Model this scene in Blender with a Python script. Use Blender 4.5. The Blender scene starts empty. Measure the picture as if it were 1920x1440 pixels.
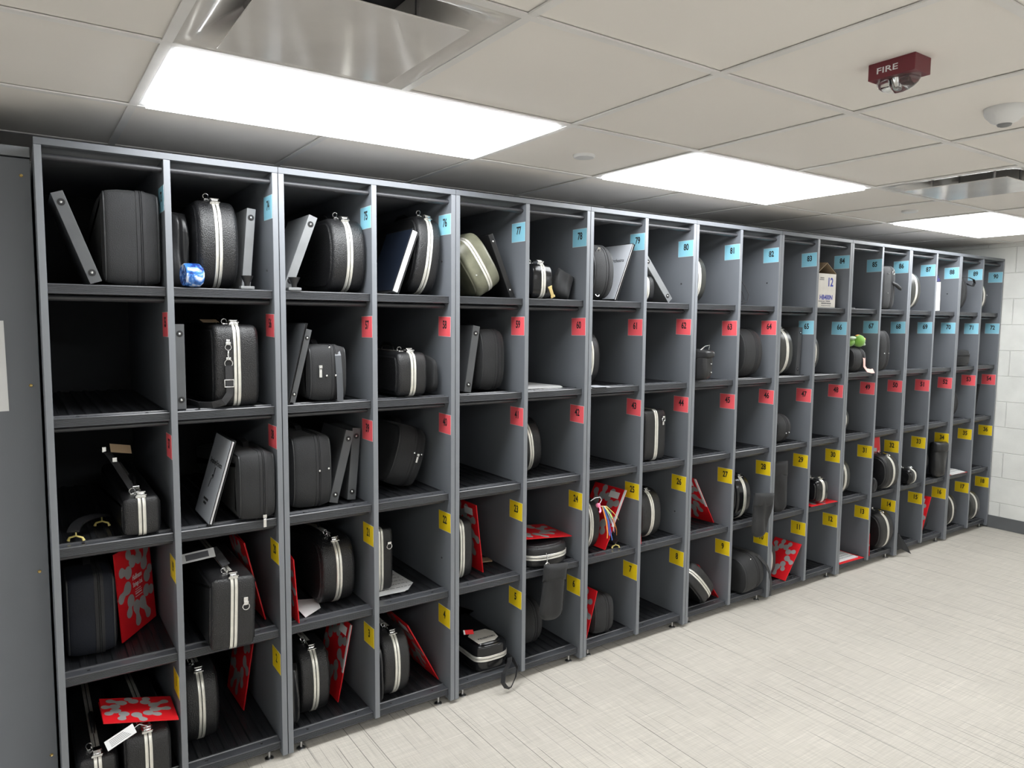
import bpy, bmesh, math, random
from mathutils import Vector, Matrix, Euler
random.seed(7)
R = math.radians
S = bpy.context.scene
COL = S.collection

# ------------------------------------------------------------ camera, world, exposure
cam_d = bpy.data.cameras.new('camera'); cam = bpy.data.objects.new('camera', cam_d); COL.objects.link(cam)
YAW, PIT, ROL, FPX = .5983, .0857, .0089, 1356.08
cam.location = (-.0574, -2.5762, 1.6241)
_f = Vector((math.sin(YAW)*math.cos(PIT), math.cos(YAW)*math.cos(PIT), -math.sin(PIT)))
_r0 = Vector((math.cos(YAW), -math.sin(YAW), 0)); _u0 = _r0.cross(_f)
_r = math.cos(ROL)*_r0 + math.sin(ROL)*_u0; _u = -math.sin(ROL)*_r0 + math.cos(ROL)*_u0
cam.rotation_euler = Matrix((_r, _u, -_f)).transposed().to_euler()
cam_d.sensor_fit = 'HORIZONTAL'; cam_d.sensor_width = 36; cam_d.lens = FPX/1920*36
cam_d.clip_start = .02; cam_d.clip_end = 60
S.camera = cam
S.view_settings.view_transform = 'Standard'; S.view_settings.look = 'None'
S.view_settings.gamma = 1; S.view_settings.use_curve_mapping = False
S.view_settings.exposure = 1.1
wd = bpy.data.worlds.new('world'); S.world = wd; wd.use_nodes = True
wd.node_tree.nodes['Background'].inputs[0].default_value = (.6, .65, .7, 1)
wd.node_tree.nodes['Background'].inputs[1].default_value = .05
LAMP = 6.4            # emission of the ceiling light diffusers

# ------------------------------------------------------------ materials
def srgb(*c):
    return tuple(((v/255)/12.92 if v/255 <= .04045 else ((v/255+.055)/1.055)**2.4) for v in c)
def mat(name, col, rough=.5, metal=0, bump=None, spec=.5, coat=0, emis=None, trans=0, var=None, sheen=0):
    m = bpy.data.materials.new(name); m.use_nodes = True
    nt = m.node_tree; b = nt.nodes['Principled BSDF']
    b.inputs['Base Color'].default_value = (*col, 1); b.inputs['Roughness'].default_value = rough
    b.inputs['Metallic'].default_value = metal; b.inputs['Specular IOR Level'].default_value = spec
    b.inputs['Coat Weight'].default_value = coat; b.inputs['Transmission Weight'].default_value = trans
    if sheen: b.inputs['Sheen Weight'].default_value = sheen
    if emis: b.inputs['Emission Color'].default_value = (*emis[0], 1); b.inputs['Emission Strength'].default_value = emis[1]
    tc = nt.nodes.new('ShaderNodeTexCoord')
    if bump:
        n = nt.nodes.new('ShaderNodeTexNoise'); n.inputs['Scale'].default_value = bump[0]; n.inputs['Detail'].default_value = 2
        bp = nt.nodes.new('ShaderNodeBump'); bp.inputs['Strength'].default_value = bump[1]; bp.inputs['Distance'].default_value = bump[2] if len(bump) > 2 else .001
        nt.links.new(tc.outputs['Object'], n.inputs['Vector']); nt.links.new(n.outputs[0], bp.inputs['Height'])
        nt.links.new(bp.outputs[0], b.inputs['Normal'])
    # every surface carries a faint procedural variation of its own colour
    v = var or (6, .06)
    n2 = nt.nodes.new('ShaderNodeTexNoise'); n2.inputs['Scale'].default_value = v[0]; n2.inputs['Detail'].default_value = 3
    mr = nt.nodes.new('ShaderNodeMapRange'); mr.inputs[1].default_value = .3; mr.inputs[2].default_value = .7
    mr.inputs[3].default_value = 1-v[1]; mr.inputs[4].default_value = 1+v[1]
    mx = nt.nodes.new('ShaderNodeVectorMath'); mx.operation = 'SCALE'; mx.inputs[0].default_value = col
    nt.links.new(tc.outputs['Object'], n2.inputs['Vector']); nt.links.new(n2.outputs[0], mr.inputs[0])
    nt.links.new(mr.outputs[0], mx.inputs['Scale']); nt.links.new(mx.outputs[0], b.inputs['Base Color'])
    return m
M = {}
M['laminate'] = mat('grey_laminate', (.150, .161, .180), .5, bump=(700, .15, .0004), var=(3, .05))
M['edge'] = mat('grey_edge_band', (.195, .206, .225), .42, var=(4, .04))
M['bouncetop'] = mat('pale_bounce_top', (.30, .31, .33), .6)  # unseen cabinet top, made paler than the laminate to bounce light onto the ceiling
M['rail'] = mat('grey_rail', (.125, .133, .148), .45)
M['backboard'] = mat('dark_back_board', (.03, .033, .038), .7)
M['plastic'] = mat('black_ribbed_plastic', (.022, .023, .026), .34, bump=(300, .2, .0004))
M['nosing'] = mat('charcoal_nosing', (.07, .073, .081), .24, var=(8, .1))
M['tube'] = mat('charcoal_tube', (.045, .045, .05), .38)
M['steel'] = mat('zinc_steel', (.55, .55, .56), .3, 1)
M['chrome'] = mat('chrome_hardware', (.8, .8, .8), .16, 1)
M['brass'] = mat('brass', (.72, .56, .26), .3, 1)
M['aluminium'] = mat('aluminium_band', (.78, .76, .70), .33, .55, bump=(500, .1, .0003), var=(30, .1))
M['abs'] = mat('black_pebbled_shell', (.012, .012, .013), .34, bump=(300, 1.0, .0020), var=(12, .15))
M['abs_gloss'] = mat('black_smooth_shell', (.008, .008, .009), .18, bump=(150, .15, .0008), var=(12, .1))
M['olive'] = mat('olive_worn_shell', (.15, .15, .105), .33, bump=(90, .3, .001), var=(14, .35))
M['grey_shell'] = mat('grey_green_shell', (.032, .033, .030), .32, bump=(420, .4, .001))
M['fabric'] = mat('black_nylon', (.016, .0165, .018), .74, bump=(500, .8, .0014), var=(9, .25), sheen=.06)
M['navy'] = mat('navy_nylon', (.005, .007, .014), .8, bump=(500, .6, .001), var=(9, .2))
M['piping'] = mat('black_piping', (.022, .023, .025), .45, var=(90, .2))
M['zip'] = mat('zip_tape', (.016, .016, .018), .65, bump=(900, .8, .0012))
M['webbing'] = mat('black_webbing', (.02, .02, .022), .6, bump=(800, .6, .001))
M['leather'] = mat('black_vinyl', (.02, .02, .021), .32, bump=(60, .4, .003))
M['red'] = mat('red_card', srgb(225, 28, 38), .38, var=(5, .03))
M['silver_ink'] = mat('silver_print', (.42, .42, .42), .45, .2, var=(6, .05))
M['paper'] = mat('white_paper', (.78, .78, .78), .75, var=(10, .02))
M['paperg'] = mat('grey_cover_paper', (.52, .54, .58), .35, var=(3, .08))
M['ink'] = mat('black_ink', (.012, .012, .014), .7)
M['graytext'] = mat('grey_ink', (.12, .12, .13), .7)
M['whitetext'] = mat('white_ink', (.75, .75, .75), .6)
M['blueink'] = mat('blue_ink', (.015, .03, .28), .6)
M['cardboard'] = mat('tan_cardboard', (.36, .26, .16), .8, bump=(80, .3, .001))
M['boxwhite'] = mat('white_carton', (.6, .57, .52), .7, var=(14, .08))
M['card_blue'] = mat('blue_card', srgb(138, 198, 218), .4, var=(5, .02))
M['card_red'] = mat('coral_card', srgb(243, 98, 106), .4, var=(5, .02))
M['card_yellow'] = mat('yellow_card', srgb(236, 204, 30), .4, var=(5, .02))
M['binder'] = mat('charcoal_binder_vinyl', (.085, .088, .093), .42, bump=(300, .2, .0005), var=(9, .12))
M['binderlight'] = mat('grey_binder_vinyl', (.19, .195, .2), .42, bump=(300, .2, .0005), var=(9, .12))
M['blackplas'] = mat('black_plastic', (.014, .014, .015), .3)
M['tile'] = mat('ceiling_tile', (.81, .775, .735), .9, bump=(900, .25, .0006), var=(1.1, .03))
M['tbar'] = mat('ceiling_grid_metal', (.76, .745, .73), .5)
M['whitemetal'] = mat('white_gloss_metal', (.66, .635, .61), .14, .0)
M['duct'] = mat('dark_duct', (.03, .03, .035), .5, .3)
M['whiteplas'] = mat('white_plastic', (.68, .68, .68), .35)
M['firered'] = mat('fire_red', (.135, .012, .022), .4)
M['lamp'] = mat('light_diffuser', (.9, .9, .9), .5, emis=((.96, .985, 1), LAMP))
M['base'] = mat('grey_rubber_base', (.11, .115, .12), .5)
M['green'] = mat('green_plush', (.2, .42, .06), .95, bump=(250, .9, .003), sheen=.5)
M['pale'] = mat('pale_plush', (.55, .68, .5), .95, bump=(250, .9, .003))
M['orange'] = mat('orange_felt', (.85, .42, .12), .9)
M['pink'] = mat('pink_strap', (.85, .52, .47), .6, bump=(500, .2, .0005))
M['wallgrey'] = mat('painted_drywall', (.45, .46, .47), .7)
for n, c in dict(rib_pink=(.9, .25, .4), rib_blue=(.08, .2, .65), rib_orange=(.9, .3, .06), rib_yellow=(.75, .75, .2), rib_green=(.35, .6, .2), rib_white=(.8, .8, .85)).items():
    M[n] = mat(n+'_ribbon', c, .35)
def glass():
    m = mat('clear_lens', (1, 1, 1), .04, trans=1); return m
M['lens'] = glass()

def blocks_mat():
    m = mat('painted_block', (.77, .775, .745), .62); nt = m.node_tree; b = nt.nodes['Principled BSDF']
    tc = nt.nodes.new('ShaderNodeTexCoord'); sp = nt.nodes.new('ShaderNodeSeparateXYZ'); cb = nt.nodes.new('ShaderNodeCombineXYZ')
    nt.links.new(tc.outputs['Object'], sp.inputs[0])
    a = nt.nodes.new('ShaderNodeMath'); a.operation = 'ADD'; nt.links.new(sp.outputs[0], a.inputs[0]); nt.links.new(sp.outputs[1], a.inputs[1])
    a2 = nt.nodes.new('ShaderNodeMath'); a2.operation = 'ADD'; a2.inputs[1].default_value = .387; nt.links.new(a.outputs[0], a2.inputs[0])
    z2 = nt.nodes.new('ShaderNodeMath'); z2.operation = 'ADD'; z2.inputs[1].default_value = -.007; nt.links.new(sp.outputs[2], z2.inputs[0])
    nt.links.new(a2.outputs[0], cb.inputs[0]); nt.links.new(z2.outputs[0], cb.inputs[1])
    br = nt.nodes.new('ShaderNodeTexBrick'); br.inputs['Scale'].default_value = 1; br.inputs['Brick Width'].default_value = .4065
    br.inputs['Row Height'].default_value = .2035; br.inputs['Mortar Size'].default_value = .0045; br.inputs['Mortar Smooth'].default_value = .6
    br.inputs['Color1'].default_value = (1, 1, 1, 1); br.inputs['Color2'].default_value = (1, 1, 1, 1); br.inputs['Mortar'].default_value = (0, 0, 0, 1)
    br.offset = .5
    nt.links.new(cb.outputs[0], br.inputs['Vector'])
    n = nt.nodes.new('ShaderNodeTexNoise'); n.inputs['Scale'].default_value = 120; nt.links.new(tc.outputs['Object'], n.inputs['Vector'])
    s = nt.nodes.new('ShaderNodeMath'); s.operation = 'MULTIPLY_ADD'; s.inputs[1].default_value = .12
    nt.links.new(n.outputs[0], s.inputs[0]); nt.links.new(br.outputs['Color'], s.inputs[2])
    bp = nt.nodes.new('ShaderNodeBump'); bp.inputs['Strength'].default_value = .8; bp.inputs['Distance'].default_value = .006
    nt.links.new(s.outputs[0], bp.inputs['Height']); nt.links.new(bp.outputs[0], b.inputs['Normal'])
    return m
M['block'] = blocks_mat()

def floor_mat():
    m = bpy.data.materials.new('woven_vinyl_floor'); m.use_nodes = True; nt = m.node_tree; b = nt.nodes['Principled BSDF']
    b.inputs['Roughness'].default_value = .55
    tc = nt.nodes.new('ShaderNodeTexCoord')
    def nz(sx, sy, det=2, off=0):
        mp = nt.nodes.new('ShaderNodeMapping'); mp.inputs['Scale'].default_value = (sx, sy, 1); mp.inputs['Location'].default_value = (off, off*.7, 0)
        nt.links.new(tc.outputs['Object'], mp.inputs[0])
        n = nt.nodes.new('ShaderNodeTexNoise'); n.inputs['Scale'].default_value = 1; n.inputs['Detail'].default_value = det
        nt.links.new(mp.outputs[0], n.inputs['Vector']); return n.outputs[0]
    def ramp(src, a, bb, lo, hi):
        r = nt.nodes.new('ShaderNodeMapRange'); r.inputs[1].default_value = a; r.inputs[2].default_value = bb; r.inputs[3].default_value = lo; r.inputs[4].default_value = hi
        nt.links.new(src, r.inputs[0]); return r.outputs[0]
    def mul(x, y):
        k = nt.nodes.new('ShaderNodeMath'); k.operation = 'MULTIPLY'; nt.links.new(x, k.inputs[0]); nt.links.new(y, k.inputs[1]); return k.outputs[0]
    t = mul(ramp(nz(260, 9), .3, .7, .92, 1.07), ramp(nz(7, 240, 2, 3), .3, .7, .92, 1.07))
    t = mul(t, ramp(nz(1.6, 1.6, 3, 9), .3, .7, .95, 1.05))
    t = mul(t, ramp(nz(75, 3, 1, 31), .3, .7, .97, 1.03)); t = mul(t, ramp(nz(3, 80, 1, 37), .3, .7, .97, 1.03))
    sp = nt.nodes.new('ShaderNodeSeparateXYZ'); nt.links.new(tc.outputs['Object'], sp.inputs[0])
    def mth(op, a, b=None, c=None):
        k = nt.nodes.new('ShaderNodeMath'); k.operation = op
        for i_, q in enumerate((a, b, c)):
            if q is None: continue
            if isinstance(q, (int, float)): k.inputs[i_].default_value = q
            else: nt.links.new(q, k.inputs[i_])
        return k.outputs[0]
    def streaks(freq, half, dens, dark, seed, ly):
        gx = mth('MULTIPLY_ADD', sp.outputs[0], freq, seed); cell = mth('FLOOR', gx); fr = mth('SUBTRACT', gx, cell)
        wn = nt.nodes.new('ShaderNodeTexWhiteNoise'); wn.noise_dimensions = '1D'; nt.links.new(cell, wn.inputs['W'])
        pos = mth('MULTIPLY_ADD', wn.outputs[0], .8, .1); d = mth('ABSOLUTE', mth('SUBTRACT', fr, pos))
        on = mth('LESS_THAN', d, half*freq)
        cb = nt.nodes.new('ShaderNodeCombineXYZ'); nt.links.new(mth('MULTIPLY', cell, 7.31), cb.inputs[0]); nt.links.new(mth('MULTIPLY', sp.outputs[1], ly), cb.inputs[1])
        n = nt.nodes.new('ShaderNodeTexNoise'); n.inputs['Scale'].default_value = 1; n.inputs['Detail'].default_value = 0; nt.links.new(cb.outputs[0], n.inputs['Vector'])
        mk = ramp(n.outputs[0], dens, dens+.06, 0, 1)
        return mth('SUBTRACT', 1, mth('MULTIPLY', mth('MULTIPLY', on, mk), dark))
    t = mul(t, streaks(11.7, .0015, .49, .62, .3, 1.6)); t = mul(t, streaks(27.3, .0009, .53, .45, 5.7, 2.3))
    t = mul(t, ramp(nz(2.2, 60, 1, 21), .66, .76, 1, 1.12))
    v = nt.nodes.new('ShaderNodeVectorMath'); v.operation = 'SCALE'; v.inputs[0].default_value = (.555, .52, .465)
    nt.links.new(t, v.inputs['Scale']); nt.links.new(v.outputs[0], b.inputs['Base Color'])
    bp = nt.nodes.new('ShaderNodeBump'); bp.inputs['Strength'].default_value = .25; bp.inputs['Distance'].default_value = .001
    nt.links.new(t, bp.inputs['Height']); nt.links.new(bp.outputs[0], b.inputs['Normal'])
    return m
M['floor'] = floor_mat()

# ------------------------------------------------------------ mesh helpers
def box(bm, x0, x1, y0, y1, z0, z1, bev=0):
    r = bmesh.ops.create_cube(bm, size=1)
    vs = r['verts']
    for v in vs:
        v.co = Vector((x0+(v.co.x+.5)*(x1-x0), y0+(v.co.y+.5)*(y1-y0), z0+(v.co.z+.5)*(z1-z0)))
    if bev:
        es = list({e for v in vs for e in v.link_edges})
        bmesh.ops.bevel(bm, geom=es, offset=bev, segments=2, affect='EDGES', profile=.6)
def BX(*a, bev=0):
    bm = bmesh.new(); box(bm, *a, bev=bev); return bm
def tube(bm, pts, rad, seg=8, closed=False, flat=None):
    """sweep a circle (or a flat strap section flat=(w,t)) along pts"""
    pts = [Vector(p) for p in pts]; n = len(pts); rings = []
    prev = None
    for i, p in enumerate(pts):
        a = pts[(i-1) % n] if (closed or i > 0) else p; c = pts[(i+1) % n] if (closed or i < n-1) else p
        t = (c-a).normalized() if (c-a).length > 1e-9 else Vector((0, 0, 1))
        if prev is None:
            ref = Vector((1, 0, 0)) if abs(t.x) < .9 else Vector((0, 0, 1))
            nn = (ref - t*ref.dot(t)).normalized()
        else:
            nn = (prev - t*prev.dot(t))
            nn = nn.normalized() if nn.length > 1e-6 else prev
        prev = nn; bb = t.cross(nn)
        ring = []
        if flat:
            w, h = flat[0]/2, flat[1]/2
            for u, v in ((-w, -h), (w, -h), (w, h), (-w, h)): ring.append(bm.verts.new(p+nn*u+bb*v))
        else:
            r = rad[i] if isinstance(rad, (list, tuple)) else rad
            for k in range(seg):
                th = 2*math.pi*k/seg; ring.append(bm.verts.new(p+nn*math.cos(th)*r+bb*math.sin(th)*r))
        rings.append(ring)
    m = len(rings[0]); last = n if closed else n-1
    for i in range(last):
        A, B = rings[i], rings[(i+1) % n]
        for k in range(m): bm.faces.new((A[k], A[(k+1) % m], B[(k+1) % m], B[k]))
    if not closed:
        bm.faces.new(rings[0][::-1]); bm.faces.new(rings[-1])
def TB(pts, rad, **k):
    bm = bmesh.new(); tube(bm, pts, rad, **k); return bm
def lathe(bm, prof, seg=32, axis='Z', c=(0, 0, 0)):
    rings = []
    for r, h in prof:
        ring = []
        for k in range(seg):
            t = 2*math.pi*k/seg; x, y = r*math.cos(t), r*math.sin(t)
            co = (x, y, h) if axis == 'Z' else ((h, x, y) if axis == 'X' else (x, h, y))
            ring.append(bm.verts.new(Vector(co)+Vector(c)))
        rings.append(ring)
    for A, B in zip(rings, rings[1:]):
        for k in range(seg): bm.faces.new((A[k], A[(k+1) % seg], B[(k+1) % seg], B[k]))
    if prof[0][0] > 1e-6: bm.faces.new(rings[0][::-1])
    if prof[-1][0] > 1e-6: bm.faces.new(rings[-1])
def LT(prof, seg=32, axis='Z', c=(0, 0, 0)):
    bm = bmesh.new(); lathe(bm, prof, seg, axis, c); return bm
def pillow(w, h, t, taper=1.0, bottom_round=.0, n=14, wob=0, seed=1, power=4):
    """soft bag, x in [-w/2,w/2], z in [0,h], thickness t about y=0"""
    rnd = random.Random(seed); ph = [rnd.uniform(0, 6) for _ in range(6)]
    bm = bmesh.new(); G = []
    for side in (-1, 1):
        g = []
        for j in range(n+1):
            row = []
            for i in range(n+1):
                u, v = i/n*2-1, j/n
                ww = w/2*(1+(taper-1)*v)
                vv = v*2-1
                d = (max(0, 1-abs(u)**power)*max(0, 1-abs(vv)**power))**.5
                y = side*t/2*(.08+.92*d)
                x = u*ww; z = v*h
                if bottom_round: z += bottom_round*(abs(u)**3)*(1-v)*h*.35
                wv = wob*(math.sin(u*5+ph[0]+v*3)*.5+math.sin(v*7+ph[1]+u*2)*.5)*(1 if side < 0 else .4)
                row.append(bm.verts.new((x, y+wv*d, z)))
            g.append(row)
        G.append(g)
    for s, g in enumerate(G):
        for j in range(n):
            for i in range(n):
                f = (g[j][i], g[j][i+1], g[j+1][i+1], g[j+1][i])
                bm.faces.new(f if s == 0 else f[::-1])
    a, b = G
    bd = [(0, i) for i in range(n+1)]+[(j, n) for j in range(1, n+1)]+[(n, i) for i in range(n-1, -1, -1)]+[(j, 0) for j in range(n-1, 0, -1)]
    for k in range(len(bd)):
        p, q = bd[k], bd[(k+1) % len(bd)]
        bm.faces.new((a[q[0]][q[1]], a[p[0]][p[1]], b[p[0]][p[1]], b[q[0]][q[1]]))
    return bm
def slab(poly, th, wave=0):
    """poly: list of xy; horizontal sheet with thickness"""
    bm = bmesh.new(); lo = [bm.verts.new((x, y, 0)) for x, y in poly]; hi = [bm.verts.new((x, y, th)) for x, y in poly]
    bm.faces.new(lo[::-1]); bm.faces.new(hi); n = len(poly)
    for i in range(n): bm.faces.new((lo[i], lo[(i+1) % n], hi[(i+1) % n], hi[i]))
    return bm
def mesh(bm, name, m, smooth=False):
    bmesh.ops.recalc_face_normals(bm, faces=bm.faces)
    me = bpy.data.meshes.new(name); bm.to_mesh(me); bm.free(); me.materials.append(m)
    if smooth:
        me.shade_smooth()
        me.set_sharp_from_angle(angle=R(smooth if smooth > 1 else 40))
    return me
def link(name, me, parent=None, loc=None, rot=None):
    o = bpy.data.objects.new(name, me); COL.objects.link(o)
    if parent: o.parent = parent
    if loc: o.location = loc
    if rot: o.rotation_euler = rot
    return o
def obj(name, bm, m, parent=None, smooth=False, loc=None, rot=None):
    return link(name, mesh(bm, name, m, smooth), parent, loc, rot)
def thing(name, label, cat, loc=(0, 0, 0), rot=(0, 0, 0), group=None):
    o = bpy.data.objects.new(name, None); COL.objects.link(o); o.location = loc; o.rotation_euler = rot
    o.empty_display_size = .05
    o['label'] = label; o['category'] = cat
    if group: o['group'] = group
    return o
def tag(o, label, cat, group=None):
    o['label'] = label; o['category'] = cat
    if group: o['group'] = group
    return o
def struct(o): o['kind'] = 'structure'; return o
_tx = {}
def text_mesh(s, size, m, xs=1.0, bold=0, ext=.0002):
    k = (s, size, m.name, xs, bold)
    if k in _tx: return _tx[k]
    cu = bpy.data.curves.new('lettering', 'FONT'); cu.body = s; cu.size = size; cu.align_x = 'CENTER'; cu.align_y = 'CENTER'
    cu.offset = bold*size; cu.extrude = ext; cu.resolution_u = 3
    o = bpy.data.objects.new('lettering', cu); COL.objects.link(o)
    dg = bpy.context.evaluated_depsgraph_get(); me = bpy.data.meshes.new_from_object(o.evaluated_get(dg))
    bpy.data.objects.remove(o); me.materials.clear(); me.materials.append(m)
    for v in me.vertices: v.co.x *= xs
    _tx[k] = me; return me
FACE_L = Matrix(((0, 0, -1), (-1, 0, 0), (0, 1, 0))).to_euler()      # lettering facing -x
FACE_R = Matrix(((0, 0, 1), (1, 0, 0), (0, 1, 0))).to_euler()       # lettering facing +x
FACE_F = Euler((R(90), 0, 0))                                          # lettering facing -y
def settle(root, z):
    """put the lowest point of a thing on height z"""
    bpy.context.view_layer.update()
    lo = 1e9
    st = [root]
    while st:
        o = st.pop(); st += list(o.children)
        if o.type == 'MESH' and not o.get('hang'):
            mw = o.matrix_world
            lo = min(lo, min((mw @ v.co).z for v in o.data.vertices))
    root.location.z += z-lo

# ------------------------------------------------------------ room shell
RX0, RX1, RY0, RY1, CZ = -3.4, 6.393, -4.6, 1.12, 2.268
struct(obj('floor', BX(RX0-.1, RX1+.1, RY0-.1, RY1+.1, -.1, 0), M['floor']))
struct(obj('wall_right', BX(RX1, RX1+.15, RY0, RY1, 0, 2.6), M['block']))
struct(obj('wall_left', BX(RX0-.15, RX0, RY0, RY1, 0, 2.6), M['block']))
struct(obj('wall_back', BX(RX0-.15, RX1+.15, RY1, RY1+.15, 0, 2.6), M['block']))
struct(obj('wall_front', BX(RX0-.15, RX1+.15, RY0-.15, RY0, 0, 2.6), M['block']))
struct(obj('baseboard_right', BX(RX1-.008, RX1-.0005, RY0, RY1-.001, .0005, .101, bev=.002), M['base']))
struct(obj('baseboard_front', BX(RX0, RX1-.009, RY0+.0005, RY0+.008, .0005, .101, bev=.002), M['base']))
X0, Y0, MD = .257, -.6633, .6096
LIGHTS = [(0, 0), (3, 0), (7, 0), (-5, 0), (0, -5), (3, -5), (7, -5), (-4, -5)]
VENTS = [(0, -1), (5, -1)]
taken = set()
for i, j in LIGHTS: taken |= {(i, j), (i+1, j)}
taken |= set(VENTS)
bm = bmesh.new(); bt = bmesh.new()
i0, i1 = math.floor((RX0-X0)/MD), math.ceil((RX1-X0)/MD); j0, j1 = math.floor((RY0-Y0)/MD), math.ceil((RY1-Y0)/MD)
for i in range(i0, i1):
    for j in range(j0, j1):
        xa, xb = max(RX0, X0+i*MD), min(RX1, X0+(i+1)*MD); ya, yb = max(RY0, Y0+j*MD), min(RY1, Y0+(j+1)*MD)
        if xb-xa < .03 or yb-ya < .03 or (i, j) in taken: continue
        box(bm, xa+.001, xb-.001, ya+.001, yb-.001, CZ+.006, CZ+.03)
struct(obj('ceiling', bm, M['tile']))
for i in range(i0+1, i1):
    x = X0+i*MD
    for j in range(j0, j1):
        ya, yb = max(RY0, Y0+j*MD), min(RY1, Y0+(j+1)*MD)
        if (i-1, j) in taken and (i, j) in taken and any((i-1, j) == l for l in LIGHTS): continue
        box(bt, x-.0115, x+.0115, ya+.0116 if j > j0 else ya, yb-.0116 if j < j1-1 else yb, CZ, CZ+.004)
for j in range(j0+1, j1):
    y = Y0+j*MD; box(bt, RX0, RX1, y-.0115, y+.0115, CZ-.0002, CZ+.004)
for a in ((RX0, RX0+.02, RY0, RY1), (RX1-.02, RX1, RY0, RY1), (RX0, RX1, RY0, RY0+.02), (RX0, RX1, RY1-.02, RY1)):
    box(bt, a[0], a[1], a[2], a[3], CZ-.0008, CZ+.005)
struct(obj('trim_1', bt, M['tbar']))
struct(obj('trim_2', BX(RX0, RX1, RY0, RY1, 2.55, 2.6), M['duct']))

# ceiling lights: frame and glowing diffuser
LN = {(0, 0): 'long bright ceiling light panel above cubbies 73 to 76, the largest one in view',
      (3, 0): 'bright ceiling light panel above the middle cubbies, between the two sprinkler covers',
      (7, 0): 'bright ceiling light panel at the far right, nearest the white block wall'}
lf = ld = None
for k, (i, j) in enumerate(LIGHTS):
    cx, cy = X0+(i+1)*MD, Y0+(j+.5)*MD
    t = thing('ceiling_light', LN.get((i, j), 'bright ceiling light panel outside the view behind the camera'), 'light', (cx, cy, CZ), group='ceiling light panels')
    if lf is None:
        bm = bmesh.new(); hx, hy = MD-.013, MD/2-.013
        for a in ((-hx, hx, -hy, -hy+.020), (-hx, hx, hy-.020, hy), (-hx, -hx+.020, -hy+.02, hy-.02), (hx-.020, hx, -hy+.02, hy-.02)):
            box(bm, *a, .0015, .03, bev=.0015)
        lf = mesh(bm, 'frame', M['whiteplas'])
        ld = mesh(BX(-hx+.019, hx-.019, -hy+.019, hy-.019, -.009, .012), 'diffuser', M['lamp'])
    link('frame', lf, t); link('diffuser', ld, t)

# square air diffusers
for i, j, lab in ((0, -1, 'square glossy ceiling air vent beside the nearest light panel, cut by the top edge'), (5, -1, 'square glossy ceiling air vent at the upper right mirroring blue number cards')):
    t = thing('ceiling_vent', lab, 'vent', (X0+(i+.5)*MD, Y0+(j+.5)*MD, CZ), group='ceiling air vents')
    h = MD/2-.0125
    bm = bmesh.new()                                          # flared cone that rises into the duct
    prof = [(h, .002), (h-.03, .002), (h-.045, .010), (h-.075, .034), (h-.12, .060), (h-.13, .11)]
    rings = []
    for d, z in prof:
        ring = []; n = 8; rr = min(.05, d*.25) if d < h-.02 else .004
        for cxn, cyn, a0 in ((1, 1, 0), (-1, 1, 90), (-1, -1, 180), (1, -1, 270)):
            for q in range(n+1):
                a = R(a0+90*q/n); ring.append(bm.verts.new((cxn*(d-rr)+rr*math.cos(a), cyn*(d-rr)+rr*math.sin(a), z)))
        rings.append(ring)
    for A, B in zip(rings, rings[1:]):
        for q in range(len(A)): bm.faces.new((A[q], A[(q+1) % len(A)], B[(q+1) % len(A)], B[q]))
    obj('flared_frame', bm, M['whitemetal'], t, smooth=50)
    obj('duct', BX(-h+.13, h-.13, -h+.13, h-.13, .105, .109), M['duct'], t)
    obj('face_plate', BX(-.213, .213, -.213, .213, -.020, -.0165, bev=.001), M['whitemetal'], t)
    bm = bmesh.new()
    for sx in (-1, 1):
        for sy in (-1, 1): tube(bm, [(sx*.13, sy*.13, -.017), (sx*.13, sy*.13, .1045)], .006)
    obj('hanger', bm, M['steel'], t)
for x, y, lab in ((1.794, -.345, 'round white sprinkler cover plate between the two nearest light panels'), (4.16, -.389, 'small round sprinkler cover plate in the far tile beside the right light panel')):
    tag(obj('sprinkler_cover', LT([(.0, -.006), (.038, -.005), (.042, -.002), (.042, .006)], 40, c=(0, 0, 0)), M['whiteplas'], loc=(x, y, CZ+.0005), smooth=30), lab, 'sprinkler cover', 'sprinkler covers')
# fire strobe
t = thing('fire_alarm_strobe', 'dark red ceiling fire alarm strobe with clear lens reading FIRE', 'fire alarm', (1.772, -1.582, CZ))
obj('housing', BX(-.037, .037, -.058, .058, -.034, .006, bev=.0015), M['firered'], t)
link('lettering', text_mesh('FIRE', .020, M['whitetext'], 1.5, .01), t, (-.0374, .010, -.016), FACE_L)
bm = bmesh.new(); lathe(bm, [(0, -.034)]+[(.054*math.sin(a), -.034*math.cos(a)) for a in [R(15*k) for k in range(1, 7)]]+[(.054, .002)], 32)
for v in bm.verts: v.co.x *= .58
obj('lens', bm, M['lens'], t, smooth=40, loc=(0, 0, -.0345))
bm = bmesh.new()
for s in (-1, 1):
    box(bm, -.018, .018, s*.024-.012, s*.024+.012, -.052, -.0345, bev=.004)
    tube(bm, [(-.012, s*.024-.012, -.047), (.012, s*.024+.012, -.047)], .003)
lathe(bm, [(.0, -.054), (.009, -.053), (.013, -.0345)], 16)
obj('reflector', bm, M['chrome'], t, smooth=30)
t = thing('occupancy_sensor', 'round white domed ceiling sensor cut by the right edge', 'sensor', (2.405, -1.565, CZ))
obj('dome', LT([(.055, .0058), (.055, -.006), (.050, -.018), (.036, -.034), (.020, -.042)], 40), M['whiteplas'], t, smooth=30)
obj('lens', LT([(.021, -.0395), (.018, -.047), (.010, -.050), (0, -.051)], 24), M['binderlight'], t, smooth=40)

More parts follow.
